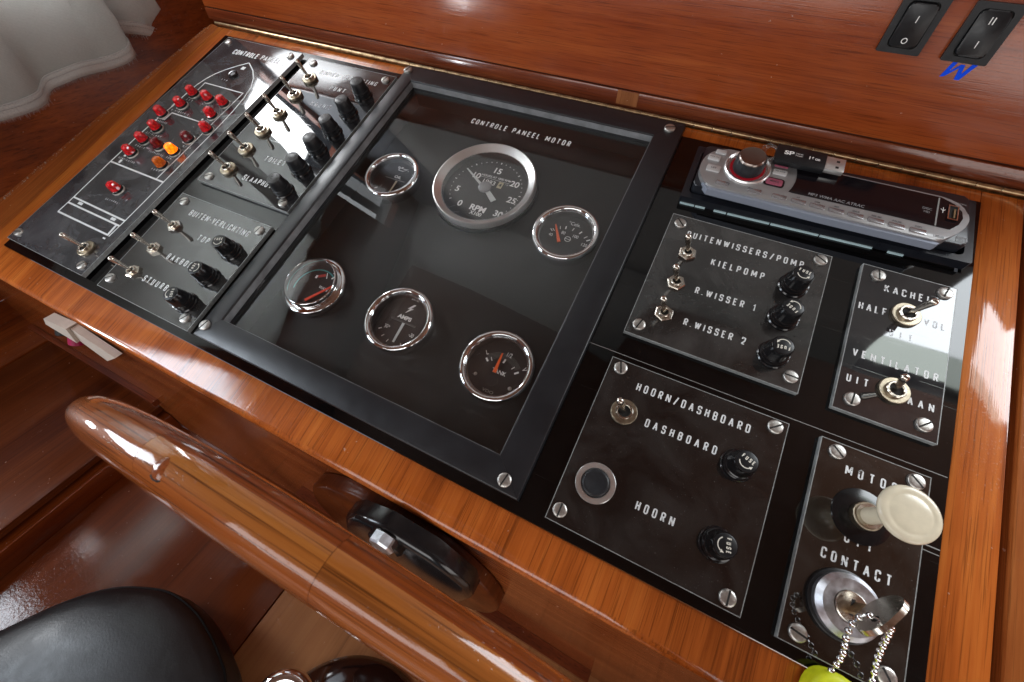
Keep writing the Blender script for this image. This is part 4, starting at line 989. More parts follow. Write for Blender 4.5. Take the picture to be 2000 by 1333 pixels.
# ------------------------------------------------------------------ gauges
GZ = -22.0
def gauge(x, y, label, r, kind):
    t = thing('gauge', label, 'gauge', loc=(x, y, GZ), group='engine gauges under the clear cover')
    top = 13.0
    if kind == 'chrome':
        prof = [(r-2.5, 0), (r-1.2, 0), (r, 5), (r, 9), (r-.5, 11.2), (r-1.8, 12.6), (r-3.4, 13.0), (r-4.8, 12.4), (r-5.8, 10.8), (r-6.2, 8.6), (r-6.6, 8.6)]
        MB().ring(prof, 96).build('bezel', CHROME, t, smooth=50); ri = r-6.0
        MB().lathe([(0, 9.0), (ri+.3, 8.4)][::-1] if False else [(ri+.2, 9.6), (ri*.6, 9.9), (0, 10.0)], 64).build('glass', GLASS, t, smooth=60)
        dz = 4.0
        MB().ring([(ri-.4, dz), (ri+.3, dz), (ri+.3, 9.2), (ri-.2, 9.2)], 64).build('inner_wall', DIAL, t)
    elif kind == 'tach':
        prof = [(r-2, 0), (r-.8, 0), (r, 3), (r, 10.5), (r-.6, 12), (r-1.5, 12.3), (r-7.6, 7.8), (r-8.2, 7.8)]
        MB().ring(prof, 128).build('bezel', SATIN, t, smooth=25); ri = r-7.8
        MB().ring([(r-.1, .2), (r+1.2, .2), (r+1.2, 5.2), (r-.1, 5.2)], 96).build('mounting_ring', PLAST_M, t)
        MB().lathe([(ri+.2, 8.3), (0, 8.4)], 64).build('glass', GLASS, t)
        dz = 1.5
        MB().ring([(ri-.5, dz), (ri+.3, dz), (ri+.3, 7.8), (ri-.2, 7.8)], 64).build('inner_wall', DIAL, t)
    else:  # raised glass
        prof = [(r-3, 0), (r-1, 0), (r, 2), (r, 6.4), (r-.8, 7.6), (r-3.2, 8.0), (r-5.2, 7.6), (r-5.4, 6)]
        MB().ring(prof, 96).build('bezel', CHROME, t, smooth=50); ri = r-5.2
        MB().ring([(ri-1.6, 6), (ri, 6), (ri, 12.6), (ri-.5, 13.6), (ri-1.2, 13.9), (ri-1.6, 13.2)], 96).build('rim', CHROME, t, smooth=50)
        MB().lathe([(ri-1.2, 13.5), (ri*.6, 13.9), (0, 14.0)], 64).build('glass', GLASS, t, smooth=60)
        dz = 6.2; ri -= 1.6
    MB().lathe([(0, dz-.6), (ri-.1, dz-.6), (ri-.1, dz), (0, dz)], 64).build('dial', DIAL, t)
    return t, dz+.08
def ticks(t, items, z, mat=None, name='scale_marks'):
    m = MB()
    for (x, y, ang, ln, w) in items:
        a = rad(ang); dx, dy = math.cos(a)*ln/2, math.sin(a)*ln/2
        ribbon(m, [Vector((x-dx, y-dy)), Vector((x+dx, y+dy))], w, z)
    return m.build(name, mat or P_DIAL, t, smooth=0)
def needle(t, x0, y0, x1, y1, w0, w1, z, mat):
    a = Vector((x0, y0)); b = Vector((x1, y1)); d = (b-a).normalized(); n = Vector((-d.y, d.x))
    p = [a+n*w0/2, a-n*w0/2, b-n*w1/2, b+n*w1/2]
    return MB().prism([(q.x, q.y) for q in p], z, z+.7).build('needle', mat, t, smooth=0)
# tachometer
t, z = gauge(427.6, -99.5, 'largest gauge, a rev counter lettered RPM X100 with a pale needle', 50, 'tach')
cx, cy = 427.6, -99.5
its = []
for i in range(31):
    ang = 217 - (217+37)*i/30; a = rad(ang); maj = i % 5 == 0
    its.append((35.2*math.cos(a), 35.2*math.sin(a), ang, 2.2 if maj else 1.0, 1.0 if maj else .8))
ticks(t, its, z)
for s_, px, py in (('0', 411.5, -123), ('5', 400.5, -107.7), ('10', 410.3, -86.5), ('15', 428.2, -74.6), ('20', 451.8, -84.6), ('25', 457.6, -103.4), ('30', 452.6, -122.4)):
    font_text(s_, 9.5, (px-cx), (py-cy), z, P_DIAL, t, bold=.22, rot=rad(0))
font_text('RPM', 9.0, 3.6, -23.6, z, P_DIAL, t, bold=.32); font_text('X100', 5.6, 4.4, -29.6, z, P_DIAL, t, bold=.12)
font_text('HOURS AT 1800 RPM', 3.4, 3.2, 16.6, z, P_DIAL, t, bold=.04, rot=rad(1))
font_text('1983', 7.2, -1.5, 9.2, z, P_DIAL, t, bold=.05, sx=1.05)
font_text('1 10', 3.0, 16.8, 11.6, z, P_DIAL, t, sx=.6)
MB().box(8.6, 13.6, 5.6, 13.2, z-.05, z+.05).build('counter_wheel', plain('cream_counter', (0.50, 0.45, 0.28), 0.5), t)
font_text('4', 6.6, 11.1, 9.3, z+.1, P_CAPD, t, bold=.1)
ticks(t, [(2.6, 14.0, 0, 32, .3)], z)
needle(t, 1.5, -2.0, -28.6, 16.4, 3.0, 1.2, z+2.2, NEEDLE_W); needle(t, 0, 0, 15.0, -11.8, 4.2, 5.4, z+2.0, NEEDLE_W)
MB().lathe([(0, z), (6.3, z+2.4), (6.3, z+4.2), (5.6, z+4.6), (0, z+4.6)], 40).build('needle_hub', HUB, t)
font_text('25', 3.5, 36.5, -6.8, z+.02, P_DIM, t); ticks(t, [(-22, -30, 40, 8, .3), (-14, -34, 20, 6, .3)], z, P_DIM)
# temperature
t, z = gauge(522.2, -125.6, 'temperature gauge lettered Cels. with an orange needle pointing near 40', 29.8, 'chrome')
cx, cy = 522.2, -125.6
def rel(p): return p[0]-cx, p[1]-cy
ticks(t, [(*rel(p), a, l, w) for p, a, l, w in (((507.4, -122.8), 140, 3, .7), ((509.2, -122.0), 140, 3, .6), ((513.9, -118.0), 112, 3.2, .6), ((518.6, -116.3), 100, 3.2, 1.0), ((525.4, -115.9), 78, 3.4, .6), ((532.8, -117.0), 62, 3.4, 1.1), ((538.7, -120.1), 50, 3.6, .6), ((542.0, -122.3), 40, 3.6, 1.0))], z)
for s_, p in (('40', (508.9, -127.9)), ('80', (518.7, -122.4)), ('100', (530.0, -122.6)), ('120', (540.3, -128.3))): font_text(s_, 4.5, *rel(p), z, P_DIAL, t, sx=.85)
font_text('°Cels.', 5.0, *rel((524.6, -110.4)), z, P_DIAL, t, sx=.95)
m_ = MB(); m_.ring([(2.3, z), (2.8, z), (2.8, z+.04), (2.3, z+.04)], 32, M=Matrix.Translation((*rel((524.8, -127.3)), 0)))
m_.box(*[v for v in (rel((522.6, 0))[0], rel((527.0, 0))[0])], rel((0, -127.5))[1], rel((0, -127.1))[1], z, z+.05)
m_.build('thermometer_symbol', P_DIAL, t, smooth=0)
needle(t, *rel((519.4, -134.0)), *rel((509.3, -117.5)), 3.0, 1.1, z+1.6, NEEDLE_O)
# oil pressure
t, z = gauge(333.6, -121.0, 'oil pressure gauge with oil can symbol and beige needle, behind the reflection at left', 29.0, 'chrome')
cx, cy = 333.6, -121.0
font_text('OIL', 4.4, *rel((336.2, -117.3)), z, P_DIAL, t, bold=.12, sx=1.15)
m_ = MB()
for pts in ([(-4, 1.6), (-4.4, -1.6), (1.2, -1.6), (5.6, 2.2), (2.4, 1.2), (-4, 1.6)], [(-4, 1.4), (-6, 3.0), (-6.6, 1.6), (-4.4, .2)], [(-1.8, 1.5), (-1.8, 2.8)], [(-3.0, 2.9), (-.6, 2.9)], [(6.6, .6), (6.6, -.8)]):
    ribbon(m_, [Vector((x+rel((336, -107))[0], y+rel((336, -107))[1])) for x, y in pts], .55, z)
m_.build('oil_can_symbol', P_DIAL, t, smooth=0)
ticks(t, [(*rel((335, -120.6)), 0, 23, .7)], z, P_DIM)
for s_, p in (('0', (325.3, -132.6)), ('50', (339, -139.6)), ('100', (352.6, -133.2))): font_text(s_, 5.0, *rel(p), z, P_DIM if s_ != '100' else P_DIAL, t, sx=.55)
ticks(t, [(*rel((321.6, -136.4)), 35, 3, 1.3), (*rel((331.6, -142)), 60, 3, .5)], z, P_DIAL)
needle(t, *rel((339.6, -123.4)), *rel((340.4, -144.0)), 1.7, 1.0, z+1.6, NEEDLE_B)
# water
t, z = gauge(333.0, -256.0, 'water gauge with raised glass, red needle and teal arc, at the lower left', 29.6, 'raised')
cx, cy = 333.0, -256.0
m_ = MB(); ribbon(m_, [Vector((2.0+20.0*math.cos(rad(a)), -3.0+20.0*math.sin(rad(a)))) for a in range(58, 205, 7)], 1.3, z); m_.build('teal_arc', P_TEAL, t, smooth=0)
m_ = MB(); ribbon(m_, [Vector(rel((331.0, -246.6))), Vector(rel((337.4, -242.8)))], 2.8, z); m_.build('red_band', P_RED, t, smooth=0)
ticks(t, [(*rel((329.8, -247.4)), 90, 3, 2.0), (*rel((338.8, -243.0)), 118, 6, .8), (*rel((345.6, -242.6)), 62, 3.2, 1.4)], z)
font_text('1/2', 4.8, *rel((344.8, -237.8)), z, P_DIAL, t, sx=.8, rot=rad(-6)); font_text('WATER', 4.0, *rel((345.0, -255.6)), z, P_DIAL, t, sx=.95, rot=rad(-4))
ticks(t, [(*rel((351.2, -245.4)), 55, 5.0, .8), (*rel((353.2, -246.6)), 118, 4.2, .8)], z)
needle(t, *rel((336.4, -272.2)), *rel((352.2, -250.4)), 2.4, 1.5, z+1.6, NEEDLE_R)
font_text('VDO', 3.6, *rel((334.5, -276.5)), z, P_DIM, t, sx=1.1)
# amps
t, z = gauge(428.0, -255.6, 'ammeter lettered AMPS with a lightning bolt and pale needle', 30.2, 'chrome')
cx, cy = 428.0, -255.6
font_text('AMPS', 4.9, *rel((428.6, -250.8)), z, P_DIAL, t, bold=.22, sx=1.1)
font_text('SMITHS', 2.9, *rel((428.3, -232.4)), z, P_DIAL, t, sx=.8)
m_ = MB(); m_.prism([(x+rel((428.8, 0))[0], y+rel((0, -241.6))[1]) for x, y in ((1.2, 4.8), (-2.6, -.6), (-.4, -.2), (-2.6, -5.2), (3.0, .8), (.6, .4), (3.2, 4.8))], z, z+.04); m_.build('lightning_symbol', P_DIAL, t, smooth=0)
MB().box(*[rel((x, 0))[0] for x in (417.6, 442.2)], rel((0, -255.6))[1], rel((0, -254.2))[1], z, z+1.2).build('needle_cover', plain('dark_bar', (0.05, 0.05, 0.05), 0.3), t)
font_text('30+', 5.0, *rel((418.5, -263.3)), z, P_DIAL, t, sx=.72, rot=rad(12)); font_text('-30', 5.0, *rel((442.5, -262.8)), z, P_DIAL, t, sx=.72, rot=rad(-8))
ticks(t, [(*rel(p), a, 2.8, w) for p, a, w in (((413.6, -267.2), 40, 1.0), ((419.5, -272.0), 58, .5), ((425.8, -274.6), 75, .5), ((438.5, -273.6), 112, .5), ((444.8, -270.6), 130, .5))], z)
needle(t, *rel((431.4, -255.9)), *rel((432.2, -274.2)), 2.2, 1.6, z+1.3, NEEDLE_W)
# tank
t, z = gauge(522.4, -259.6, 'tank gauge lettered TANK with an orange needle at one half, lower right', 30.0, 'chrome')
cx, cy = 522.4, -259.6
font_text('TANK', 4.6, *rel((524.6, -262.2)), z, P_DIAL, t, bold=.08, sx=.95); font_text('VDO', 3.4, *rel((523.6, -279.4)), z, P_DIM, t, sx=1.3)
font_text('1/2', 5.4, *rel((526.0, -246.4)), z, P_DIAL, t, sx=.75); font_text('L', 5.4, *rel((508.6, -251.0)), z, P_DIAL, t, sx=.8, rot=rad(38)); font_text('V', 5.4, *rel((542.0, -252.6)), z, P_DIAL, t, sx=.8, rot=rad(-45))
ticks(t, [(*rel(p), a, l, w) for p, a, l, w in (((511.2, -256.4), 140, 3.4, 1.5), ((514.3, -254.5), 128, 3.2, .5), ((524.6, -252.2), 82, 3.6, 1.5), ((533.4, -254.8), 55, 3.2, .5), ((537.6, -257.4), 42, 3.6, 1.5))], z)
m_ = MB()
for k_ in range(5):
    rr_ = 19.2-1.1*k_; ribbon(m_, [Vector((1.6+rr_*math.cos(rad(a)), -6.0+rr_*math.sin(rad(a)))) for a in range(40, 141, 5)], .16, z)
m_.build('fine_arcs', P_DIM, t, smooth=0)
needle(t, *rel((522.0, -264.2)), *rel((520.9, -247.4)), 3.0, 1.0, z+1.6, NEEDLE_O)
m_ = MB().lathe([(0, z), (1.5, z), (1.2, z+.6), (0, z+.7)], 16, M=Matrix.Translation((*rel((508.2, -270.6)), 0))); m_.build('dial_screw', SCREW, t)
m_ = MB().lathe([(0, z), (1.7, z), (1.4, z+.6), (0, z+.7)], 16, M=Matrix.Translation((*rel((538.4, -270.8)), 0))); m_.build('dial_screw', SCREW, t)
m_ = MB().lathe([(0, z), (4.6, z), (4.6, z+.3), (0, z+.3)], 32, M=Matrix.Translation((*rel((522.6, -270.2)), 0))); m_.build('pivot_cover', PLAST_M, t)

# ------------------------------------------------------------------ horn button
t = thing('horn_button', 'large round black push button in a satin metal ring, left of the word HOORN', 'button', loc=(621.2, -309.6, PZ))
MB().ring([(8.6, 0), (12.6, 0), (12.6, 1.4), (12.2, 1.9), (9.2, 1.9), (8.6, 1.2)], 64).build('ring', SATIN, t)
MB().lathe([(0, 0), (8.4, 0), (8.4, 3.4), (7.9, 4.4), (6.9, 4.8), (6.2, 4.5), (0, 4.3)], 48).build('push_cap', RUBBER, t, smooth=60)

# ------------------------------------------------------------------ engine stop pull knob
t = thing('pull_knob', 'cream plastic pull knob with a round head sticking out by MOTOR UIT', 'knob', loc=(763.2, -262.4, PZ))
MB().lathe([(0, 0), (15.5, 0), (15.2, .7), (9.5, 2.6), (0, 2.6)], 48).build('base_washer', PLAST, t)
knr = MB(); knurled(knr, 7.4, 2.4, 7.4); knr.build('collar', NICKEL_D, t)
MB().ring([(4.8, 7.2), (6.6, 7.2), (6.6, 8.3), (4.8, 8.3)], 32).build('collar_ring', NICKEL, t)
MB().lathe([(0, 5), (4.6, 5), (4.5, 12), (4.0, 24), (4.2, 30), (6.0, 33.2), (9.0, 35), (11.8, 35.6), (13.3, 36.6), (13.8, 38.0), (13.3, 39.5), (12.2, 40.1), (10.2, 40.15), (9.6, 39.95), (8.9, 40.2), (5, 40.8), (0, 41.0)], 64).build('knob_head', IVORY, t, smooth=60)

# ------------------------------------------------------------------ ignition lock, key, chain, float
t = thing('ignition_lock', 'round zinc ignition lock below the word CONTACT', 'lock', loc=(761.6, -311.8, PZ))
MB().lathe([(0, 0), (17.6, 0), (17.6, 2.4), (16.6, 3.0), (0, 3.0)], 56).build('gasket', PLAST_M, t)
MB().ring([(8.0, 2.5), (16.0, 2.5), (16.0, 6.5), (13.4, 9.2), (8.0, 9.2)], 72).build('lock_ring', ZINC, t, smooth=25)
MB().lathe([(0, 6), (7.7, 6), (7.7, 9.6), (7.2, 10.0), (0, 10.0)], 40).build('barrel', NICKEL, t)
MB().box(-.9, .9, -4, 4, 9.6, 10.06).build('keyway', SLOT, t)
ka = rad(-38)
t = thing('ignition_key', 'nickel key with a rounded head standing in the ignition lock', 'key', loc=(761.6, -311.8, PZ), rotz=0)
km = Matrix.Translation((0, 0, 0)) @ Matrix.Rotation(rad(60), 4, 'Z')
blade = MB().box(-3.4, 3.4, -1.0, 1.0, 6.0, 22, .3, M=km); blade.build('blade', BRASS, t)
hd = [(-4.5, 20), (4.5, 20), (9, 23), (12.6, 29), (12.9, 35), (10, 40), (5, 42.2), (-5, 42.2), (-10, 40), (-12.9, 35), (-12.6, 29), (-9, 23)]
hd = [(q.x, q.y) for q in rounded(hd, 3, True)]
m_ = MB().prism(hd, -1.25, 1.25, M=km @ Matrix.Rotation(rad(90), 4, 'X')); m_.build('head', NICKEL, t, smooth=30)
MB().lathe([(0, -1.4), (1.9, -1.4), (1.9, 1.4), (0, 1.4)], 20, M=km @ Matrix.Translation((-4, 0, 34)) @ Matrix.Rotation(rad(90), 4, 'X')).build('hole', SLOT, t)
# ball chain
ctrl = [(768.0, -344.5, 8), (760.2, -342.5, 13), (757.2, -334.5, 21), (753.6, -327.0, 28.5), (752.3, -320.5, 34), (754.0, -315.4, 38.0), (758.0, -314.3, 40.2), (761.0, -316.0, 40.0), (764.4, -315.2, 38.5), (766.8, -315.4, 35), (768.8, -318.8, 30), (771.4, -324.0, 23), (774.4, -330.6, 15.5), (777.0, -336.6, 10), (776.0, -344.0, 7.5)]
ctrl = [(758.0, -352.0, 6)] + [(759.0, -341.5, 13)] + ctrl[2:-1] + [(778.5, -343.5, 7)]
CV = [Vector(p) for p in ctrl]; fine = []
for i in range(len(CV)-1):
    p0, p1, p2, p3 = CV[max(i-1, 0)], CV[i], CV[i+1], CV[min(i+2, len(CV)-1)]
    for j in range(30):
        q = j/30; fine.append(0.5*((2*p1)+(p2-p0)*q+(2*p0-5*p1+4*p2-p3)*q*q+(3*p1-p0-3*p2+p3)*q**3))
ch = thing('ball_chain', 'small nickel ball chain looped through the ignition key', 'chain')
bead = MB().sphere((0, 0, 0), 1.62, 16, 12).mesh('bead', CHROME, 80)
acc = 0; last = fine[0]; placed = [fine[0]]
for q in fine[1:]:
    acc += (q-last).length; last = q
    if acc >= 4.6: placed.append(q); acc = 0
for q in placed:
    o = bpy.data.objects.new('bead', bead); col.objects.link(o); o.parent = ch; o.location = q*K
MB().tube([tuple(q) for q in fine[::6]], .42, 6).build('link_wire', CHROME, ch)
fl = thing('key_float', 'bright yellow foam key float hanging from the ball chain at the bottom edge', 'key float', loc=(765.5, -356.5, 8), rotz=rad(-14))
prof = [(0, -9.0), (5, -8.6), (10.5, -6), (13, -1), (13, 4), (9.5, 7.6), (0, 8.6)]
m_ = MB(); n = 28; vs = []
for i in range(n):
    a = 2*PI*i/n
    vs.append((15.0*math.copysign(abs(math.cos(a))**.8, math.cos(a)), 12.5*math.copysign(abs(math.sin(a))**.9, math.sin(a))))
m_.prism(vs, -6, 6, bev=3.2); m_.build('foam_body', YELLOW, fl, smooth=70)

# ================================================================== car radio
rd = thing('car_radio', 'silver and black car radio with round volume knob set in the panel top right', 'car radio')
RT = Matrix.Translation((600.6, -73.2, 0)) @ Matrix.Rotation(rad(1.9), 4, 'Z') @ Matrix.Translation((-600.6, 73.2, 0))
m_ = MB()
n0 = len(m_.v); frame_prism(m_, rrect(600.6, 799, -73.2, -15.6, 1.5), rrect(605.6, 794, -68.0, -20, 4), 0.1, 7.6)
m_.v = [tuple(RT @ Vector(q)) for q in m_.v]; m_.build('trim_frame', R_TRIM, rd, smooth=30)
m_ = MB()
for x0, x1 in ((602, 613.5), (614.3, 622), (629, 638.5), (639.6, 671), (672, 706), (707, 742), (752, 762)): m_.box(x0, x1, -74.3, -73.3, 0.1, 1.5, M=RT)
m_.build('sleeve_tab', R_SLEEVE, rd, smooth=0)
MB().box(603.5, 797.5, -69, -15, -30, -6).build('cavity', SLOT, rd)
MB().prism(rrect(606.6, 791.0, -66.4, -21.5, 4), -4, 15.0, bev=1.4, M=RT).build('chassis_face', R_TRIM, rd, smooth=50)
sil = [(623, -25.5), (617, -28), (611.5, -32), (607.5, -38.5), (606.3, -46), (607.0, -54), (610.5, -61), (617.5, -67.6), (700, -67.6), (771.5, -66.0), (779, -58.5), (785, -50), (787.2, -42), (785.5, -34), (779, -28), (770, -25.5)]
sil2 = [(q.x, q.y) for q in rounded(sil, 3, True, 3)]
MB().prism(sil2, 12, 19.4, bev=.9).build('silver_face', R_SILVER, rd, smooth=40)
MB().prism([(612.6, -64.2), (618.2, -69.9), (700, -69.9), (771.0, -68.4), (773.0, -66.4), (618, -66.9)], 12, 18.0).build('lower_lip', R_LIP, rd, smooth=0)
arc_ = [(640.5+35.5*math.cos(rad(a)), -41.5+35.5*math.sin(rad(a))) for a in range(-22, 26, 6)]
dis = arc_ + [(681, -26.8), (769, -27.0), (777, -30.5), (782, -36), (783, -42), (781, -48.5), (776.5, -54.2), (757, -54.2), (700, -54.8), (676, -55.2)]
MB().prism(dis, 18, 19.75).build('display', R_DISP, rd, smooth=0)
MB().box(767.2, 768.0, -54.0, -28, 19.8, 20.0).build('panel_joint', P_DIM, rd)
usb = MB(); frame_prism(usb, rect(773.2, 779.4, -46.4, -33.2), rect(774.0, 778.6, -45.6, -34), 19.6, 21.0); usb.build('usb_socket', CHROME, rd, smooth=0)
MB().box(774.0, 778.6, -45.6, -34, 19.8, 19.95).build('socket_hole', SLOT, rd); MB().box(776.8, 777.8, -44, -36, 19.9, 20.7).build('contact_bar', BRASS, rd)
# volume knob
MB().ring([(14.6, 19.2), (16.9, 19.2), (17.1, 20.4), (16.3, 21.4), (15.4, 20.8), (14.6, 20.0)], 64, M=Matrix.Translation((640.4, -41.2, 0))).build('chrome_dish', SATIN, rd)
MB().ring([(9.5, 19.4), (14.8, 19.4), (14.8, 20.1), (9.5, 19.7)], 64, M=Matrix.Translation((640.4, -41.2, 0))).build('satin_dish', R_BTN, rd)
MB().ring([(10.6, 19.6), (13.0, 19.8), (13.0, 20.5), (10.6, 20.3)], 64, M=Matrix.Translation((640.4, -41.6, 0))).build('red_ring', R_RED, rd)
MB().lathe([(0, 19), (10.9, 19), (11.2, 22), (10.9, 28.6), (10.3, 30.4), (0, 30.4)], 56, M=Matrix.Translation((640.4, -41.6, 0))).build('knob', RUBBER, rd, smooth=50)
MB().lathe([(10.2, 29.8), (9.8, 31.2), (9.0, 32.0), (7.9, 31.8), (0, 32.0)], 56, M=Matrix.Translation((640.4, -41.6, 0))).build('knob_cap', KCAP, rd, smooth=50)
# buttons
def btn(x0, x1, y0, y1, mat, z=20.2, r=.9, txt=None, pm=None, sk=0):
    p = rrect(x0, x1, y0, y1, r, 3)
    if sk: p = [(x+(y-y0)*sk, y) for x, y in p]
    b = MB().prism(p, 18.5, z, bev=.35).build('button', mat, rd, smooth=40)
    if txt: font_text(txt, 2.3, (x0+x1)/2, (y0+y1)/2, z+.05, pm or P_BLACKP, b, bold=.03)
    return b
btn(613.8, 622, -33.2, -29.2, R_PALE, 20.6); btn(609.8, 619.0, -41.4, -36.6, R_PALE, 21.2, txt='<<< <<'); btn(611.6, 622.0, -53.0, -46.6, R_PALE, 20.6, txt='LIST')
btn(658.4, 668.4, -32.6, -28.4, R_PINK, 20.4, txt='SOURCE'); btn(658.6, 668.6, -41.0, -36.4, R_PALE, 21.0, txt='>> >>>')
m_ = MB().prism(rrect(654.6, 669.2, -53.4, -44.8, 2.4, 3), 18.5, 19.75); m_.build('mode_surround', R_DISP, rd, smooth=0)
btn(656.0, 667.8, -52.2, -46.0, R_PINK, 20.4, 1.6, 'MODE')
names = ['OFF', '', 'AF/TA', 'PTY', '1', '2', 'REP 3', 'SHUF 4', 'BBE MP 5', 'PAUSE 6', 'DSPL/ID']
xs = [622.0, 645.6, 663.4, 676.8, 689.4, 702.0, 714.6, 727.6, 740.4, 753.4]
for i, x in enumerate(xs):
    btn(x, x+10.2, -64.2, -60.0, R_BTN, 20.0, .9, None, None, 0.0)
for i, (s_, x) in enumerate((('REP', 707), ('SHUF', 719.6), ('BBE MP', 732.6), ('PAUSE', 745.4), ('DSPL', 758.6), ('AF', 681), ('DIM', 694))): font_text(s_, 2.0, x, -58.2, 19.5, P_BLACKP, rd, bold=.02)
font_text('Xplod 100dB', 2.6, 772.2, -62.2, 19.5, P_BLACKP, rd) if False else font_text('100dB', 2.6, 770.6, -62.6, 19.5, P_BLACKP, rd, bold=.03)
font_text('MP3 WMA AAC ATRAC', 3.6, 705, -52.4, 19.85, P_GREYP, rd, bold=.03, shear=.2)
font_text('DISC', 2.8, 761.5, -40.4, 19.85, P_GREYP, rd); font_text('MD', 2.6, 761.5, -43.4, 19.85, P_GREYP, rd); font_text('OPEN', 2.2, 783.4, -24.8, 15.9, P_GREYP, rd)
m_ = MB(); frame_prism(m_, rect(783.2, 789.2, -58.2, -53.6), rect(783.5, 788.9, -57.9, -53.9), 15.05, 15.12); m_.build('tape_mark', P_GREYP, rd, smooth=0)
font_text('FRONT\nOUT', 1.7, 786.2, -55.9, 15.12, P_GREYP, rd, sx=.9)
m_ = MB(); ribbon(m_, [Vector((770.8, -41)), Vector((770.8, -36))], .4, 19.9); ribbon(m_, [Vector((769.4, -37.6)), Vector((770.8, -39.2)), Vector((772.2, -37.6))], .4, 19.92); m_.build('usb_symbol', P_DIAL, rd, smooth=0)

# ------------------------------------------------------------------ USB stick lying on the radio
us = thing('usb_stick', 'black USB stick with metal plug and clear cord loop on the car radio', 'usb stick', loc=(673, -25.0, 21.4), rotz=rad(0.5))
MB().box(-17.6, 17.6, -8.4, 8.6, 0, 5, .8).build('case', PLAST_M, us)
MB().box(17.6, 30.4, -6.4, 6.4, .6, 4.6, .25).build('metal_plug', SATIN, us)
for yy in (-3.2, 2.6): MB().box(24.4, 26.6, yy-1.0, yy+1.0, 4.3, 4.66).build('plug_hole', SLOT, us)
font_text('SP', 5.4, -8.4, .8, 5.04, P_DIAL, us, bold=.18, sx=1.3); font_text('Silicon\nPower', 2.0, -1.2, .8, 5.04, P_DIAL, us, sx=1.0)
font_text('16', 4.2, 7.2, .2, 5.04, P_DIAL, us, bold=.12); font_text('GB', 2.8, 11.6, -.2, 5.04, P_DIAL, us, bold=.06)
m_ = MB()
for k_, (rx, ry) in enumerate(((5.4, 7.2), (4.4, 6.2), (6.4, 8.0))):
    m_.tube([(-18.2 - rx*.6 + rx*.9*math.cos(rad(a)), -1+ry*math.sin(rad(a)), 3.2+.5*k_) for a in range(0, 360, 15)], .55, 8, closed=True)
m_.build('cord_loop', GLASS_CLEAR, us, smooth=60)

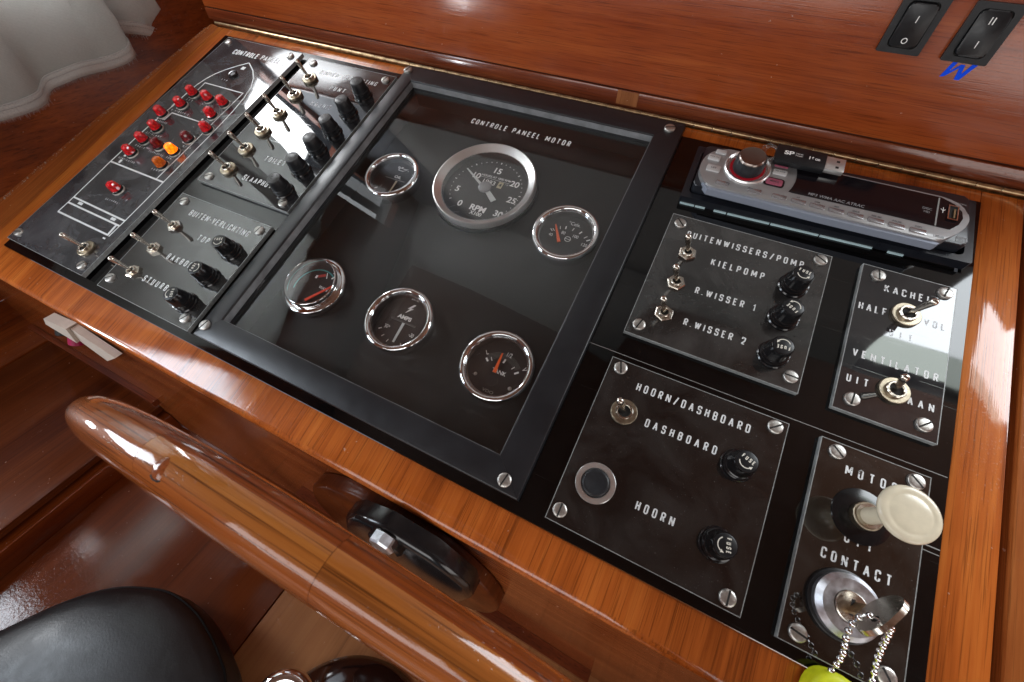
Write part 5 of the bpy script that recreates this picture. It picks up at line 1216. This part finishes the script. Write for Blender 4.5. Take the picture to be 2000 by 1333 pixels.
# ================================================================== curtain
cur = thing('curtain', 'grey linen curtain with a frayed stitched hem hanging at the upper left', 'curtain', 'W')
def cloth(name, path, top, sub=6, hemw=13, mat=LINEN, thick=.7):
    """path: (x, d, h) along the hem; the cloth goes straight up to `top` with slight folds"""
    P3 = [Vector(p) for p in path]; Q = []
    for i in range(len(P3)-1):
        p0, p1, p2, p3 = P3[max(i-1, 0)], P3[i], P3[i+1], P3[min(i+2, len(P3)-1)]
        for j in range(sub):
            q = j/sub; Q.append(0.5*((2*p1)+(p2-p0)*q+(2*p0-5*p1+4*p2-p3)*q*q+(3*p1-p0-3*p2+p3)*q**3))
    Q.append(P3[-1]); rows = 24; vs = []
    for j in range(rows+1):
        f = j/rows; f2 = f**1.5
        for q in Q:
            h = q.z + (top-q.z)*f2
            k_ = 1 - .35*f
            xx = q.x + (-78-q.x)*(1-k_) - 3*f2
            vs.append((xx, q.y - 80*max(0, f2-.1)*(1 if q.y > -120 else .4), h))
    n_ = len(Q); m = MB(); m.add(vs, [(j*n_+i, j*n_+i+1, (j+1)*n_+i+1, (j+1)*n_+i) for j in range(rows) for i in range(n_-1)])
    o = m.build(name, mat, cur, smooth=80)
    s_ = o.modifiers.new('t', 'SOLIDIFY'); s_.thickness = thick*K; s_.offset = 0
    # stitched hem band: a second layer over the lowest strip, and its fringe
    hm_ = MB(); hv = []
    for j in range(4):
        for q in Q: hv.append((q.x+1.0, q.y, q.z + hemw*j/3))
    hm_.add(hv, [(j*n_+i, j*n_+i+1, (j+1)*n_+i+1, (j+1)*n_+i) for j in range(3) for i in range(n_-1)])
    oh = hm_.build('hem', LINEN_H, cur, smooth=80)
    s_ = oh.modifiers.new('t', 'SOLIDIFY'); s_.thickness = .6*K
    st_ = MB(); rg = random.Random(5)
    for hh in (hemw*.93, hemw*.62):
        for i in range(n_-1):
            a, b = Q[i], Q[i+1]; ln = (b-a).length; c = max(1, int(ln/2.0))
            for k_ in range(c):
                u0, u1 = k_/c+.15/c, k_/c+.8/c; p, q = a.lerp(b, u0), a.lerp(b, u1)
                st_.tube([(p.x+1.9, p.y, p.z+hh), (q.x+1.9, q.y, q.z+hh)], .22, 4)
    st_.build('stitching', THREAD, cur, smooth=0)
    fr_ = MB()
    for i in range(n_-1):
        a, b = Q[i], Q[i+1]; c = max(1, int((b-a).length/.55))
        for k_ in range(c):
            p = a.lerp(b, (k_+rg.random())/c); ln = rg.uniform(1.0, 4.5)*(1 if rg.random() > .1 else 1.9)
            fr_.add([(p.x+.8, p.y-.16, p.z+1), (p.x+.8, p.y+.16, p.z+1), (p.x+.8+rg.uniform(-1, 1), p.y+rg.uniform(-1.2, 1.2), p.z-ln)], [(0, 1, 2)])
    fo = fr_.build('fringe', LINEN_H, cur, smooth=0); fo['kind'] = 'stuff'
    return o
LINEN_H = plain('grey_linen_hem', (0.44, 0.43, 0.41), 0.9, 0, 0.1, var=.35, vscale=1500)
THREAD = plain('grey_thread', (0.24, 0.235, 0.23), 0.8)
front = [(-52, -420, -60), (-50, -360, -52), (-58, -300, -46), (-60, -262, -39.5), (-60, -243, -38.2), (-60, -222.7, -38.2), (-61, -206, -37), (-65, -195, -35.2), (-69, -188, -31), (-69, -181, -26.2), (-65, -170.8, -23.4), (-58, -148.7, -19.0), (-55, -124, -18.6), (-50, -106, -16.0), (-48, -94, -11.5), (-52, -88.5, -6), (-60, -90, -3), (-66, -96, 0)]
cloth('front_fold', front, 330)
back = [(-72, -104, 6), (-70, -96, 8), (-66, -86, 8.6), (-62, -70, 5.2), (-61, -56, .6), (-62, -45.9, -5.6), (-62, -35, -12), (-62, -27, -16.8)]
cloth('back_fold', back, 330)
m_ = MB().tube([(-61, -27, -14), (-58, -30, -20), (-52, -32, -26.5), (-44, -34, -28), (-35, -31, -26.5), (-22, -35, -25.6)], .28, 6); m_.build('loose_thread', THREAD, cur)
